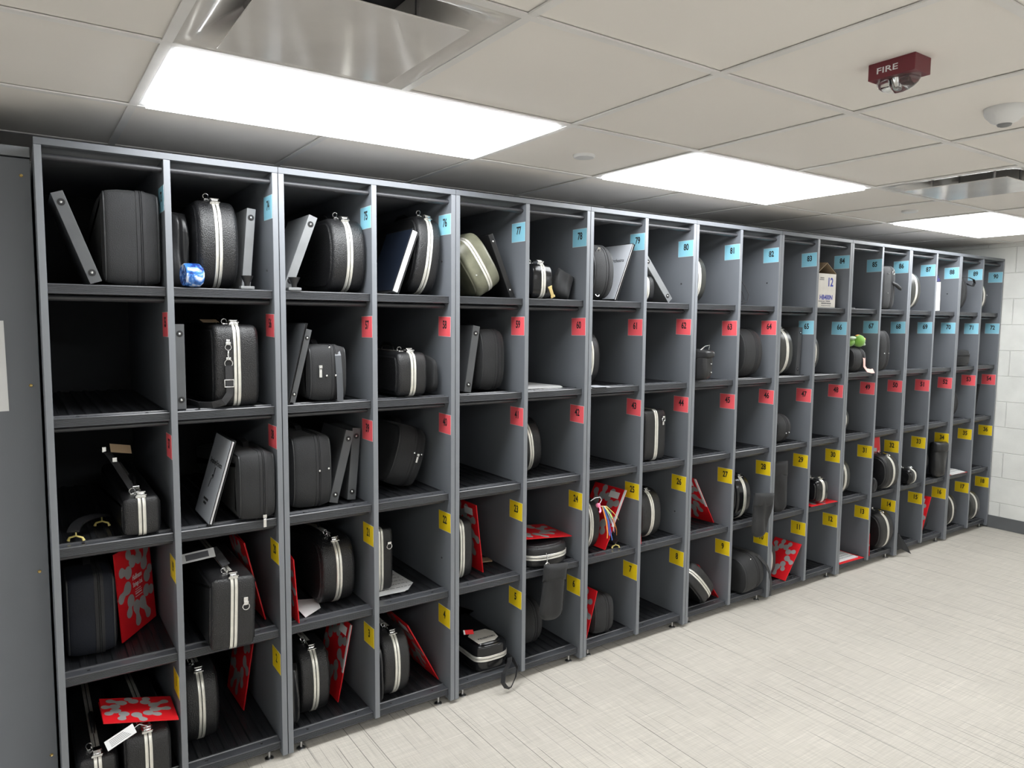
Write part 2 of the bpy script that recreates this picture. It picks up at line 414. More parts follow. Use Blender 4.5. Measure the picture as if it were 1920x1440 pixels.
# ------------------------------------------------------------ storage cabinets
W = .709
SZ = [1.727, 1.318, .912, .495, .067]                     # height of the shelf nosings, top row first
CT = [2.055, 1.645, 1.24, .824, .408]                     # top of the number cards
TOP = 2.151
P_side = mesh(BX(0, .0195, 0, 1.03, .0155, 2.1305, bev=.0012), 'side_panel', M['laminate'])
P_sedge = mesh(BX(.0006, .0189, -.0012, .0004, .017, 2.129, bev=.0005), 'edge_strip', M['edge'])
P_mid = mesh(BX(0, .0205, .0, 1.03, .044, 2.1305, bev=.0012), 'divider', M['laminate'])
P_medge = mesh(BX(.0006, .0199, -.0012, .0004, .045, 2.129, bev=.0005), 'edge_strip', M['edge'])
P_rail = mesh(BX(0, W-.0015, -.0012, .04, 2.1307, TOP, bev=.001), 'top_rail', M['rail'])
P_top = mesh(BX(.001, W-.003, .0402, 1.03, 2.1307, 2.149), 'top_panel', M['bouncetop'])
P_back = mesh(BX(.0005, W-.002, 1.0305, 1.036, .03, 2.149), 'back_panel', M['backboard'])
def make_deck(w):
    bm = bmesh.new(); n = 84; top = []; bot = []
    for k in range(n+1):
        x = w*k/n; ph = (k % 12)/12
        z = -.0015-.0055*(1 if .42 < ph < .92 else (0 if ph < .33 else .5))
        top.append((bm.verts.new((x, .067, z)), bm.verts.new((x, 1.0, z)))); bot.append((bm.verts.new((x, .067, -.018)), bm.verts.new((x, 1.0, -.018))))
    for k in range(n):
        a, b, c, d = top[k], top[k+1], bot[k], bot[k+1]
        bm.faces.new((a[0], b[0], b[1], a[1])); bm.faces.new((c[0], c[1], d[1], d[0])); bm.faces.new((a[0], c[0], d[0], b[0])); bm.faces.new((a[1], b[1], d[1], c[1]))
    bm.faces.new((top[0][0], top[0][1], bot[0][1], bot[0][0])); bm.faces.new((top[n][0], bot[n][0], bot[n][1], top[n][1]))
    return mesh(bm, 'shelf', M['plastic'])
def make_nosing(w):
    bm = bmesh.new()
    pr = [(.060, -.030), (.018, -.030), (.0155, -.0275)]
    for k in range(5):
        z = -.0255+k*.0044; pr += [(.0155, z), (.0178, z+.0008), (.0178, z+.0024), (.0155, z+.0032)]
    pr += [(.0150, -.0028), (.0172, -.0003), (.021, 0), (.0235, -.0012), (.056, -.0012), (.058, .0022), (.064, .0022), (.0662, -.001), (.0662, -.018), (.06, -.018)]
    A = [bm.verts.new((0, y, z)) for y, z in pr]; B = [bm.verts.new((w, y, z)) for y, z in pr]; n = len(pr)
    for k in range(n): bm.faces.new((A[k], B[k], B[(k+1) % n], A[(k+1) % n]))
    bm.faces.new(A); bm.faces.new(B[::-1])
    return mesh(bm, 'nosing', M['nosing'])
def make_tube(w):
    bm = bmesh.new(); n = 12; pr = []
    for k in range(n):
        a = 2*math.pi*k/n; pr.append((.064+.017*math.cos(a), -.041+.0095*math.sin(a)))
    A = [bm.verts.new((0, y, z)) for y, z in pr]; B = [bm.verts.new((w, y, z)) for y, z in pr]
    for k in range(n): bm.faces.new((A[k], B[k], B[(k+1) % n], A[(k+1) % n]))
    bm.faces.new(A); bm.faces.new(B[::-1])
    return mesh(bm, 'support_tube', M['tube'], smooth=60)
CW = [.3250, .3205]                                      # clear widths of the left and right columns
CX = [.0198, .3659]
P_deck = [make_deck(w-.001) for w in CW]; P_nose = [make_nosing(w-.001) for w in CW]; P_tube = [make_tube(w-.001) for w in CW]
bm = bmesh.new(); lathe(bm, [(0, .0006), (.0035, .0006), (.0055, -.0002), (.0055, -.0012)], 14)
P_screw = mesh(bm, 'screw', M['blackplas'], smooth=30)
bm = bmesh.new(); lathe(bm, [(.016, 0), (.016, .004), (.008, .008), (.0045, .0085), (.0045, .045), (0, .045)], 20)
P_foot = mesh(bm, 'levelling_foot', M['steel'], smooth=30)
bm = bmesh.new(); box(bm, -.022, .040, -.012, .05, .0455, .049)
P_brk = mesh(bm, 'bracket', M['blackplas'])
P_card = {}
for k in ('card_blue', 'card_red', 'card_yellow'):
    P_card[k] = mesh(BX(-.0009, -.0001, -.05, .05, -.04, .04), 'number_card', M[k])
P_cardedge = mesh(BX(-.0006, -.0002, -.0512, .0512, -.0412, .0412), 'laminate_border', mat('clear_laminate_border', (.75, .78, .8), .25))
bm = bmesh.new(); lathe(bm, [(.0045, -.0008), (.0045, .0), (.0, .0006)], 12, 'X'); lathe(bm, [(0, -.003), (.0035, -.0026), (.0045, -.0006)], 12, 'X')
P_plug = mesh(bm, 'cam_bolt', M['blackplas'], smooth=30)
def number_of(r, c): return [73, 55, 37, 19, 1][r]+c
def card_kind(r, c):
    if r == 0: return 'card_blue'
    if r == 1: return 'card_blue' if c >= 10 else 'card_red'
    return 'card_red' if r == 2 else 'card_yellow'
PLUGS = {(0, 1, 1.80), (0, 3, 1.87), (0, 9, 1.86), (0, 15, 1.86), (0, 7, 1.83), (3, 3, .62), (3, 7, .62)}
for u in range(9):
    a, b = 2*u+1, 2*u+2
    pos = 'leftmost cabinet' if u == 0 else ('far right cabinet by the block wall' if u == 8 else 'cabinet between its matching neighbours')
    t = thing('storage_cabinet', f'tall grey cubby cabinet with cards {a} and {b} at bottom, {72+a} and {72+b} at top', 'cabinet', (u*W, 0, 0), group='row of grey cubby cabinets')
    for x in (0, W-.0217): 
        sp = link('side_panel', P_side, t, (x, 0, 0)); link('edge_strip', P_sedge, sp)
    dv = link('divider', P_mid, t, (.3452, 0, 0)); link('edge_strip', P_medge, dv)
    link('top_rail', P_rail, t); link('top_panel', P_top, t); link('back_panel', P_back, t)
    for s in range(2):
        for r in range(5):
            sh = link('shelf', P_deck[s], t, (CX[s]+.0005, 0, SZ[r]))
            link('nosing', P_nose[s], sh)
            if r < 4: link('support_tube', P_tube[s], sh)
            for x in (.065, CW[s]-.065): link('screw', P_screw, sh, (x, .04, -.0006))
        link('top_tube', P_tube[s], t, (CX[s]+.0005, -.03, 2.1435))
        c = 2*u+s
        for r in range(5):
            k = card_kind(r, c); n = number_of(r, c)
            xf = .3452 if s == 0 else W-.0217
            jy, jz, ja = random.uniform(-.003, .003), random.uniform(-.006, .006), random.uniform(-.02, .02)
            cd = link('number_card', P_card[k], t, (xf-.0004, .052+jy, CT[r]-.04+jz), (ja, 0, 0))
            cd['label'] = {'card_blue': 'light blue', 'card_red': 'coral red', 'card_yellow': 'yellow'}[k]+f' card printed {n}'
            link('printed_number', text_mesh(str(n), .045, M['ink'], .74, .030), cd, (-.0012, -.003, .006), FACE_L)
            link('laminate_border', P_cardedge, cd)
            for pr_, pc_, pz in PLUGS:
                if pr_ == r and pc_ == c: link('cam_bolt', P_plug, t, (xf-.0003, .075, pz))
    for x in (.058, .648):
        ft = link('levelling_foot', P_foot, t, (x, .036, .0002)); link('bracket', P_brk, ft)
        ft = link('levelling_foot', P_foot, t, (x, .95, .0002)); link('bracket', P_brk, ft)

# neighbouring closed cabinet at far left, set back, with a paper notice
t = thing('closed_cabinet', 'plain grey closed cabinet face with small screws, left of the cubbies', 'cabinet', (-1.3, .16, 0))
obj('door_panel', BX(0, 1.293, 0, .02, .02, 2.113, bev=.002), M['laminate'], t)
obj('top_rail', BX(0, 1.294, -.004, .03, 2.117, 2.148, bev=.002), M['edge'], t)
obj('body', BX(.002, 1.290, .0205, .85, .0, 2.11), M['laminate'], t)
bm = bmesh.new(); lathe(bm, [(.0, -.003), (.0016, -.003), (.002, -.0015), (.0042, -.003), (.0055, -.0005), (.0055, 0)], 16, 'Y')
P_s = mesh(bm, 'screw', M['brass'], smooth=30)
for x, z in ((-.031, 2.06), (-.032, 1.4105), (-.033, .807), (-.024, .182)): link('screw', P_s, t, (1.3+x, 0, z))
n_ = obj('paper_notice', BX(-.395, 0, 0, .0006, 0, .281), M['paper'], loc=(-.0915, .1590, 1.333), rot=(0, R(-.6), 0))
tag(n_, 'white paper notice taped to the plain cabinet face at the left edge', 'notice')
bm = bmesh.new()
for a in ((-.37, -.0265, .035, .0358), (-.37, -.0265, .2, .2008), (-.0273, -.0265, .0358, .2), (-.37, -.3692, .0358, .2)): box(bm, a[0], a[1], -.0006, -.0001, a[2], a[3])
obj('printed_frame', bm, M['graytext'], n_)

# ------------------------------------------------------------ instrument cases
def outline(H, L, style='v', a=.10, n=2.3):
    pts = []; K = 22
    for k in range(K+1):
        th = math.pi*(-.5+k/K); c, s = math.cos(th), math.sin(th)
        y = a-a*abs(c)**(2/n); z = H/2+H/2*math.copysign(abs(s)**(2/n), s); pts.append((y, z))
    if style == 'v':
        back = [(.20, 1.0), (.30, .975), (.42, .90), (.55, .80), (L-.05, .72), (L-.012, .69), (L, .64)]
    else:
        back = [(.25, 1.0), (.5, 1.0), (L-.04, 1.0), (L-.012, .97), (L, .9)]
    up = [(y, H*f) for y, f in back]; dn = [(y, H*(1-f)) for y, f in back][::-1]
    return pts+up+dn
def norms(P):
    out = []; n = len(P)
    for i in range(n):
        a, b = P[i-1], P[(i+1) % n]; ty, tz = b[0]-a[0], b[1]-a[1]; l = math.hypot(ty, tz) or 1
        out.append((-tz/l, ty/l))     # outward for this winding (front bottom -> front top -> back)
    return out
def loft(P, stations, cap=True, mat_=None, name='shell', smooth=35):
    """stations: (x, inset)"""
    N = norms(P); bm = bmesh.new(); rings = []
    for x, ins in stations: rings.append([bm.verts.new((x, y-ny*ins, z-nz*ins)) for (y, z), (ny, nz) in zip(P, N)])
    n = len(P)
    for A, B in zip(rings, rings[1:]):
        for k in range(n): bm.faces.new((A[k], A[(k+1) % n], B[(k+1) % n], B[k]))
    if cap: bm.faces.new(rings[0]); bm.faces.new(rings[-1][::-1])
    return mesh(bm, name, mat_, smooth)
_cache = {}
def hard_parts(T, H, L, style, a, n, m):
    key = ('h', T, H, L, style, a, n, m)
    if key in _cache: return _cache[key]
    P = outline(H, L, style, a, n); r = .016; st = []
    emb = .022
    st += [(-T/2-.004, emb+.006), (-T/2-.004, emb), (-T/2+.001, emb-.006), (-T/2, r)]
    for k in range(1, 5): th = R(22.5*k); st.append((-T/2+r-r*math.cos(th), r-r*math.sin(th)))
    st += [(-.013, -.001), (.013, -.001)]
    st += [(-x, i) for x, i in st[7:3:-1]]+[(T/2, r), (T/2-.001, emb-.006), (T/2+.004, emb), (T/2+.004, emb+.006)]
    shell = loft(P, st, True, M[m])
    w = .0115
    vs = [(-w, .0004), (-w, -.0022), (-w*.9, -.0034), (-w*.55, -.0024), (-.002, -.0034), (-.0012, -.0008), (.0012, -.0008), (.002, -.0034), (w*.55, -.0024), (w*.9, -.0034), (w, -.0022), (w, .0004)]
    val = loft(P, vs, False, M['aluminium'], 'valance_band', 20)
    up = [q for q in range(12, len(P)//2+8) if P[q][1] > H*.6]
    yt = a*.66 if style == 'v' else a+.022
    qi = min(up, key=lambda q: abs(P[q][0]-yt)); NN = norms(P)[qi]; ly, lz = P[qi]; ang = math.atan2(-NN[0], NN[1])
    bm = bmesh.new()
    box(bm, -.017, .014, -.024, .024, -.003, .005, bev=.0015)
    box(bm, -.011, .011, -.017, .020, .004, .012, bev=.0025)
    tube(bm, [(-.014, -.027, .007), (.014, -.027, .007), (.014, -.010, .014), (-.014, -.010, .014)], .0022, 6, True)
    box(bm, -.026, -.012, .027, .045, -.004, .004, bev=.001)
    tube(bm, [(-.019+.009*math.cos(q), .040, .010+.009*math.sin(q)) for q in [2*math.pi*k/12 for k in range(12)]], .0016, 6, True)
    bmesh.ops.transform(bm, matrix=Matrix.Translation((0, ly+.002, lz+.001)) @ Matrix.Rotation(ang, 4, 'X'), verts=bm.verts)
    latch = mesh(bm, 'latch', M['chrome'], 30)
    yy = a+.20 if L > .5 else L*.5
    bm = bmesh.new(); tube(bm, [(0, yy-.065, H+.001), (0, yy-.055, H+.018), (0, yy-.03, H+.028), (0, yy+.03, H+.028), (0, yy+.055, H+.018), (0, yy+.065, H+.001)], [.004, .006, .0085, .0085, .006, .004], 8)
    han = mesh(bm, 'handle', M['blackplas'], 50)
    _cache[key] = (shell, val, latch, han); return _cache[key]
def hard(b, x, y, z, T=.13, H=.27, L=.76, lean=0, yaw=0, style='v', a=.10, n=2.3, m='abs', label='', latch=True, handle=True, grp='hard shell instrument cases', fl=None):
    s, v, l, h = hard_parts(T, H, L, style, a, n, m)
    t = thing('instrument_case', label, 'instrument case', (x, y, z), (0, R(lean), R(yaw)), grp)
    link('shell', s, t); link('valance_band', v, t)
    if latch: link('latch', l, t)
    if handle: link('handle', h, t)
    settle(t, z+(.0024 if fl is None else fl)); return t
def soft_parts(T, H, L, a, n, m, style='v'):
    key = ('s', T, H, L, a, n, m, style)
    if key in _cache: return _cache[key]
    P = outline(H, L, style, a, n); r = .020; st = [(-T/2-.003, .045), (-T/2-.003, .030), (-T/2, r)]
    for k in range(1, 5): th = R(22.5*k); st.append((-T/2+r-r*math.cos(th), r-r*math.sin(th)))
    st += [(-T/4, -.0035), (-.0, -.005), (T/4, -.0035)]
    st += [(-x, i) for x, i in st[6:-4:-1]] if False else [(T/2-r+r*math.cos(R(22.5*k)), r-r*math.sin(R(22.5*k))) for k in (4, 3, 2, 1)]+[(T/2, r), (T/2+.003, .030), (T/2+.003, .045)]
    shell = loft(P, st, True, M[m], 'shell', 50)
    N = norms(P); bm = bmesh.new()
    for x in (-T/2+.006, T/2-.006): tube(bm, [(x, y-ny*.007, z-nz*.007) for (y, z), (ny, nz) in zip(P, N)], .0034, 6, True)
    pip = mesh(bm, 'piping', M['piping'], 50)
    zx = T*.16
    z1 = [(zx-.014, -.002), (zx-.0135, -.0062), (zx-.004, -.0066), (zx-.0025, -.0046), (zx-.001, -.0070), (zx+.001, -.0070), (zx+.0025, -.0046), (zx+.004, -.0066), (zx+.0135, -.0062), (zx+.014, -.002)]
    zp = loft(P, z1, False, M['zip'], 'zip_tape', 25)
    yy = a+.18
    bm = bmesh.new(); tube(bm, [(0, yy-.07, H+.003), (0, yy-.05, H+.018), (0, yy, H+.024), (0, yy+.05, H+.018), (0, yy+.07, H+.003)], 0, flat=(.022, .005))
    han = mesh(bm, 'handle', M['webbing'], False)
    _cache[key] = (shell, pip, zp, han); return _cache[key]
_zp = None
def zip_pull(parent, x, y, z, rot=(0, 0, 0), s=1):
    bm = bmesh.new(); box(bm, -.005*s, .005*s, -.002, .002, -.004*s, .005*s, bev=.001); box(bm, -.004*s, .004*s, -.0012, .0012, -.030*s, -.006*s, bev=.0008)
    tube(bm, [(.003*s*math.cos(q), -.001, -.005*s+.003*s*math.sin(q)) for q in [2*math.pi*k/8 for k in range(8)]], .001*s, 5, True)
    o = obj('zip_pull', bm, M['chrome'], parent, loc=(x, y, z), rot=rot); return o
_st = mesh(LT([(0, -.0035), (.0035, -.003), (.0045, -.001), (.0045, .002)], 14, 'Y'), 'stud', M['chrome'], 40)
def stud(parent, x, y, z): return link('stud', _st, parent, (x, y, z))
def dring(parent, x, y, z, r=.011, rot=(0, 0, 0)):
    bm = bmesh.new(); tube(bm, [(r*math.cos(q), 0, r*math.sin(q)) for q in [2*math.pi*k/16 for k in range(16)]], .0016, 6, True)
    box(bm, -.008, .008, -.002, .003, r-.002, r+.008, bev=.001)
    return obj('ring', bm, M['chrome'], parent, smooth=40, loc=(x, y, z), rot=rot)
def soft(b, x, y, z, T=.14, H=.26, L=.76, lean=0, yaw=0, a=.06, n=2.6, m='fabric', label='', handle=True, style='v', grp='soft zipped instrument cases', fl=None):
    s, p, zz, h = soft_parts(T, H, L, a, n, m, style)
    t = thing('soft_instrument_case', label, 'instrument case', (x, y, z), (0, R(lean), R(yaw)), grp)
    link('shell', s, t); link('piping', p, t); link('zip_tape', zz, t)
    if handle: link('handle', h, t)
    settle(t, z+(.0024 if fl is None else fl)); return t

A_, B_, C_, D_, E_ = SZ
# top row, cubbies 73-90
t = soft(73, .256, .045, A_, .165, .292, label='soft black zipped case with piping in cubby 73', a=.03, n=3.2)
stud(t, -.07, .012, .26); stud(t, -.07, .012, .045)
hard(74, .520, .05, A_, .128, .30, .80, label='black hard case with silver band and bright latch in cubby 74', a=.10)
hard(75, .981, .03, A_, .13, .275, label='black hard case with silver band in cubby 75 behind a leaning grey binder', a=.10)
hard(76, 1.302, .045, A_, .108, .315, .80, lean=7, label='tall black hard case leaning right in cubby 76', a=.10)
t = hard(77, 1.627, .03, A_, .130, .25, lean=-34, label='worn olive green hard case tipped left in cubby 77', m='olive', a=.07, n=2.8, latch=False, handle=False)
stud(t, -.045, .0, .10)
hard(78, 1.884, .03, A_, .112, .152, style='o', a=.045, n=3, m='abs_gloss', label='low glossy black case with silver latches in cubby 78')
t = soft(79, 2.245, .03, A_, .125, .255, label='soft black case with two metal rings in cubby 79', a=.09, n=2.2)
dring(t, -.025, .022, .225, .010, (R(20), 0, 0)); dring(t, -.02, .03, .022, .011, (R(-25), 0, 0))
hard(80, 2.566, .07, A_, .11, .132, style='o', a=.05, n=2.6, label='low black hard case half hidden behind the divider in cubby 80', latch=False)
hard(81, 2.925, .05, A_, .12, .255, m='grey_shell', label='dark grey hard case with silver band peeking out in cubby 81')
hard(87, 5.055, .0, A_, .13, .262, m='grey_shell', label='dark hard case with silver band peeking past the divider in cubby 87')
t = soft(86, 4.745, .02, A_, .155, .275, label='soft black case with ring and hanging grip in cubby 86', a=.03, n=3.4, m='fabric')
dring(t, .035, -.004, .235, .012); stud(t, -.03, -.006, .23); stud(t, -.03, -.006, .10)
obj('grip', TB([(.02, -.004, .17), (.05, -.016, .155), (.09, -.02, .135), (.105, -.02, .125)], [.008, .012, .012, .006]), M['webbing'], t, smooth=50)
t = soft(89, 5.79, .02, A_, .11, .272, label='soft black case with a loop handle sticking out in cubby 89', a=.09, n=2.1, handle=False)
obj('loop_handle', TB([(.03, .03, .25), (.06, -.0, .248), (.10, -.015, .235), (.12, -.015, .21), (.105, -.01, .185), (.06, .0, .195), (.04, .01, .205)], 0, flat=(.02, .004)), M['webbing'], t)
t = hard(90, 6.135, .03, A_, .11, .24, m='grey_shell', label='grey rounded case with curved trim in cubby 90 by the wall', latch=False)
stud(t, .045, .0, .13)
# second row, cubbies 55-72
t = hard(56, .563, .02, B_, .148, .282, .80, style='o', a=.055, n=3.6, label='large squared black case with shoulder strap and silver band in cubby 56')
dring(t, -.030, -.006, .205, .010); dring(t, -.030, -.006, .150, .013)
bm = bmesh.new()
box(bm, -.036, -.024, -.006, -.001, .218, .232, bev=.001)
tube(bm, [(-.030, -.008, .192), (-.032, -.009, .178), (-.028, -.009, .163)], .003, 8)
for a0 in ((-.045, -.015, .092, .095), (-.045, -.015, .068, .071), (-.0465, -.0435, .068, .095), (-.0165, -.0135, .068, .095)): box(bm, a0[0], a0[1], -.012, -.008, a0[2], a0[3], bev=.0008)
obj('strap_hardware', bm, M['chrome'], t, smooth=30)
bm = bmesh.new(); tube(bm, [(-.030, -.009, .142), (-.030, -.010, .10), (-.028, -.010, .07), (-.030, -.010, .045), (-.05, -.012, .018), (-.085, -.004, .0095), (-.12, .03, .0085), (-.135, .10, .012), (-.145, .16, .008)], 0, flat=(.024, .0022))
obj('shoulder_strap', bm, M['webbing'], t)['hang'] = 1
t = soft(57, .893, .03, B_, .145, .20, label='low soft black case with silver zip pull and grey strap in cubby 57', a=.04, n=3)
zip_pull(t, -.035, -.010, .125, s=1.3); stud(t, -.012, -.008, .092); stud(t, .022, -.010, .092); stud(t, .006, .012, .196)
obj('grey_strap', TB([(.035, .06, .203), (.034, .02, .196), (.034, -.004, .165), (.036, -.011, .10), (.038, -.012, .03), (.038, -.012, -.004), (.034, -.002, -.001)], 0, flat=(.024, .002)), mat('shiny_grey_webbing', (.07, .075, .085), .35), t)['hang'] = 1
hard(58, 1.237, .02, B_, .128, .175, style='o', a=.05, n=3, label='low squared black case with silver band and bright latch in cubby 58')
soft(59, 1.65, .07, B_, .12, .26, label='dark soft case standing behind a grey binder in cubby 59', a=.06)
hard(61, 2.213, .075, B_, .115, .258, label='black hard case half hidden behind the divider in cubby 61', latch=False)
soft(64, 3.372, .03, B_, .16, .265, label='wide soft grey-black case in cubby 64', a=.09, n=2.2)
hard(65, 3.665, .02, B_, .12, .278, m='grey_shell', label='glossy dark case with silver band beside a standing binder in cubby 65')
hard(66, 3.972, .04, B_, .10, .25, m='grey_shell', label='dark rounded case peeking past the divider in cubby 66', latch=False)
t = soft(67, 4.425, .01, B_, .14, .148, label='small soft black case with a pale pink strap under the plush bird in cubby 67', a=.06, n=2.4, handle=False)
obj('pink_strap', TB([(.01, .10, .157), (.012, .05, .150), (.016, .012, .125), (.03, -.006, .08), (.025, -.012, .03), (.045, -.02, .005), (.085, -.024, -.002), (.12, -.022, -.001)], 0, flat=(.030, .002)), M['pink'], t)['hang'] = 1
t = soft(68, 4.70, .0, B_, .12, .255, label='soft black case with top strap stub in cubby 68', a=.05, n=2.8)
stud(t, -.02, -.004, .11); stud(t, .03, -.004, .11)
obj('strap_stub', BX(-.035, -.005, .05, .054, .257, .300), M['webbing'], t)
t = soft(71, 5.965, .01, B_, .115, .20, .5, lean=-90, label='rounded soft black case lying flat in cubby 71', a=.07, n=2.4)
dring(t, .03, .008, .05, .008)
hard(72, 6.088, .06, B_, .09, .245, m='grey_shell', label='thin edge of a grey rounded case behind the divider in cubby 72', latch=False)
# third row, cubbies 37-54
t = hard(37, .252, .012, C_, .108, .125, .72, style='o', a=.03, n=4, label='small boxy black case with a raised strap and tag in cubby 37')
bm = bmesh.new(); tube(bm, [(-.012, .09, .128), (-.03, .13, .165), (-.055, .17, .215), (-.075, .2, .25), (-.085, .24, .258)], 0, flat=(.020, .003)); obj('carry_strap', bm, M['webbing'], t)
for q in ((-.064, -.050, .172, .178, .22, .235), (-.09, -.078, .21, .216, .25, .268), (-.014, .006, .10, .11, .135, .145)): obj('strap_slide', BX(*q, bev=.001), M['chrome'], t)
tg = obj('paper_tag', BX(-.035, .035, -.0004, .0004, -.016, .016), M['cardboard'], t, loc=(-.04, .15, .268), rot=(R(-35), R(12), R(20)))
soft(38, .618, .0, C_, .128, .232, .74, label='soft grey-black zipped case in cubby 38 behind a printed folder', a=.035, n=3.2)
zip_pull(bpy.data.objects[list(o.name for o in COL.objects if o.name.startswith('soft_instrument_case'))[-1]], .02, -.008, .008, s=1.3)['hang'] = 1
t = soft(39, .833, .045, C_, .150, .268, label='soft black case with two silver studs in cubby 39 beside two binders', a=.05, n=2.8)
stud(t, .022, -.007, .14); stud(t, .058, -.004, .145)
t = soft(40, 1.245, .15, C_, .135, .25, lean=17, label='soft black case leaning right in shadow in cubby 40', a=.07, n=2.4)
stud(t, .015, -.004, .15); stud(t, .05, -.003, .15); zip_pull(t, .032, -.010, .145, s=1.1)
hard(42, 1.900, .11, C_, .128, .255, lean=-6, label='black hard case with silver band leaning in cubby 42')
t = hard(44, 2.628, .045, C_, .150, .262, style='o', a=.045, n=4, label='squared black case with silver band and metal ring in cubby 44', latch=False)
dring(t, .046, -.006, .212, .010); obj('ring_plate', BX(.040, .052, -.005, -.001, .183, .200, bev=.001), M['chrome'], t)
t = soft(47, 3.675, .02, C_, .125, .168, label='low rounded soft black case with two studs in cubby 47', a=.085, n=2.1)
stud(t, -.0, -.006, .06); stud(t, .03, -.004, .062)
hard(49, 4.352, .05, C_, .10, .18, m='grey_shell', label='low grey case peeking past the divider in cubby 49', latch=False, handle=False)
soft(53, 5.80, .04, C_, .115, .225, label='rounded soft black case peeking out in cubby 53', a=.09, n=2.1)
# fourth row, cubbies 19-36
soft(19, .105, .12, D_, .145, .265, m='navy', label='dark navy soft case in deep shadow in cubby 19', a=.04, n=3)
t = hard(20, .506, -.075, D_, .142, .246, .80, style='o', a=.03, n=4.5, label='boxy black hard case jutting forward from cubby 20', lean=2)
dring(t, .038, -.007, .145, .011)
obj('hinge_plate', BX(.030, .044, -.007, -.001, .150, .178, bev=.001), M['chrome'], t)
obj('carry_strap', TB([(0, .12, .258), (-.02, .16, .29), (-.03, .19, .305)], 0, flat=(.028, .003)), M['webbing'], t)
tg = obj('luggage_tag', BX(-.055, .055, -.0005, .0005, -.022, .022), M['paper'], t, loc=(-.085, .165, .292), rot=(R(-60), R(-8), R(-5)))
obj('tag_print', BX(-.04, .035, -.0009, -.0005, -.014, .014), M['graytext'], tg)
hard(21, .944, .08, D_, .135, .262, label='black hard case with silver band in cubby 21 beside an open red folder')
t = hard(22, 1.140, .13, D_, .115, .262, fl=.0076, style='o', a=.03, n=4, label='squared black case with metal ring half hidden in cubby 22', latch=False)
dring(t, .036, -.006, .188, .011)
hard(23, 1.500, .08, D_, .115, .258, style='o', a=.05, n=3.2, label='black hard case edge between divider and red folder in cubby 23', latch=False)
t24 = hard(24, 2.062, .01, D_, .092, .25, .74, lean=-90, label='black hard case lying flat under a red folder in cubby 24', a=.10, n=2.6, latch=False, handle=False)
hard(25, 2.214, .055, D_, .12, .26, label='black hard case tied with colourful ribbons in cubby 25', latch=False)
hard(26, 2.618, .045, D_, .14, .258, label='black hard case with silver band and latch in cubby 26')
hard(28, 3.338, .03, D_, .12, .255, m='abs_gloss', label='glossy black hard case with a pouch clipped to it in cubby 28', style='v', a=.09)
hard(30, 4.065, .0, D_, .115, .143, .6, fl=.0125, style='o', a=.045, n=2.9, m='abs_gloss', label='small glossy black case with silver band in cubby 30')
hard(31, 4.37, .04, D_, .125, .245, m='grey_shell', label='dark case with silver band peeking out in cubby 31', latch=False)
hard(32, 4.835, -.03, D_, .15, .235, label='large black hard case with silver band under a red folder in cubby 32', fl=.0024)
hard(33, 5.165, -.01, D_, .12, .105, .60, yaw=9, style='o', a=.05, n=2.4, m='abs_gloss', label='low long black case with silver rim lying in cubby 33')
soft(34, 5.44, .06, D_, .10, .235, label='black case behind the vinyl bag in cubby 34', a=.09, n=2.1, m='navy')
# bottom row, cubbies 1-18
hard(1, .098, .005, E_, .112, .135, .74, style='o', a=.035, n=4, label='low black case with antique latch in cubby 1, left of two')
hard(1, .243, -.02, E_, .132, .185, .76, style='v', a=.05, n=3.2, handle=False, label='black hard case with bright latch in cubby 1, right of two')
hard(2, .437, .12, E_, .118, .275, label='black hard case with silver band in cubby 2')
hard(3, .845, .08, E_, .118, .272, label='black hard case with silver band in cubby 3')
t = hard(4, 1.170, .035, E_, .12, .272, label='cracked black hard case showing yellow lining in cubby 4')
bm = bmesh.new(); tube(bm, [(-.058, .028, .06), (-.050, .016, .075), (-.038, .011, .088), (-.018, .008, .094)], [.0015, .004, .004, .0012], 6); tube(bm, [(-.061, .055, .03), (-.058, .035, .028), (-.062, .03, .012)], [.003, .005, .003], 6)
obj('torn_lining', bm, mat('yellow_foam', (.75, .72, .36), .8), t)
t = hard(5, 1.725, .035, E_, .118, .17, .40, lean=-90, label='small black case with a stickered lid lying flat in cubby 5', style='o', a=.055, n=2.8, latch=False, handle=False, m='abs_gloss')
# (stickered lid: local +x faces up)
sk = obj('sticker', slab([(-.063, .03), (-.066, .12), (-.03, .155), (.045, .15), (.064, .11), (.052, .05), (.02, .028)], .0006), M['boxwhite'], t, loc=(.0640, 0, .085), rot=(R(0), R(90), 0))
link('printed_words', text_mesh('ORCHESTRA', .018, M['ink'], .9, .02), sk, (.0, .07, .0009), (0, 0, R(180)))
obj('shoulder_strap', TB([(-.02, .02, -.004), (-.03, -.02, -.006), (-.052, -.055, -.004), (-.08, -.075, .02), (-.104, -.085, .045), (-.113, -.09, .06), (-.104, -.09, .08), (-.08, -.085, .095), (-.05, -.07, .08), (-.038, -.05, .05), (-.03, -.025, .02), (-.02, -.008, .006)], 0, flat=(.024, .002)), M['webbing'], t)['hang'] = 1
soft(6, 1.92, .12, E_, .11, .205, label='dark soft case deep in cubby 6 beneath the hanging pouch', a=.08, n=2.2)
soft(7, 2.300, .04, E_, .125, .185, label='low soft black case beside a red folder in cubby 7', a=.05, n=2.8)
hard(9, 3.069, .0, E_, .115, .255, lean=-42, label='black hard case tipped over to the left in cubby 9', a=.08, n=2.5, m='abs', handle=False, latch=False)
t = soft(10, 3.397, -.03, E_, .165, .215, label='soft black case with strap and studs poking out of cubby 10', a=.09, n=2.3, lean=-8)
stud(t, .03, .002, .07); stud(t, .058, .006, .075); stud(t, .0, .03, .20)
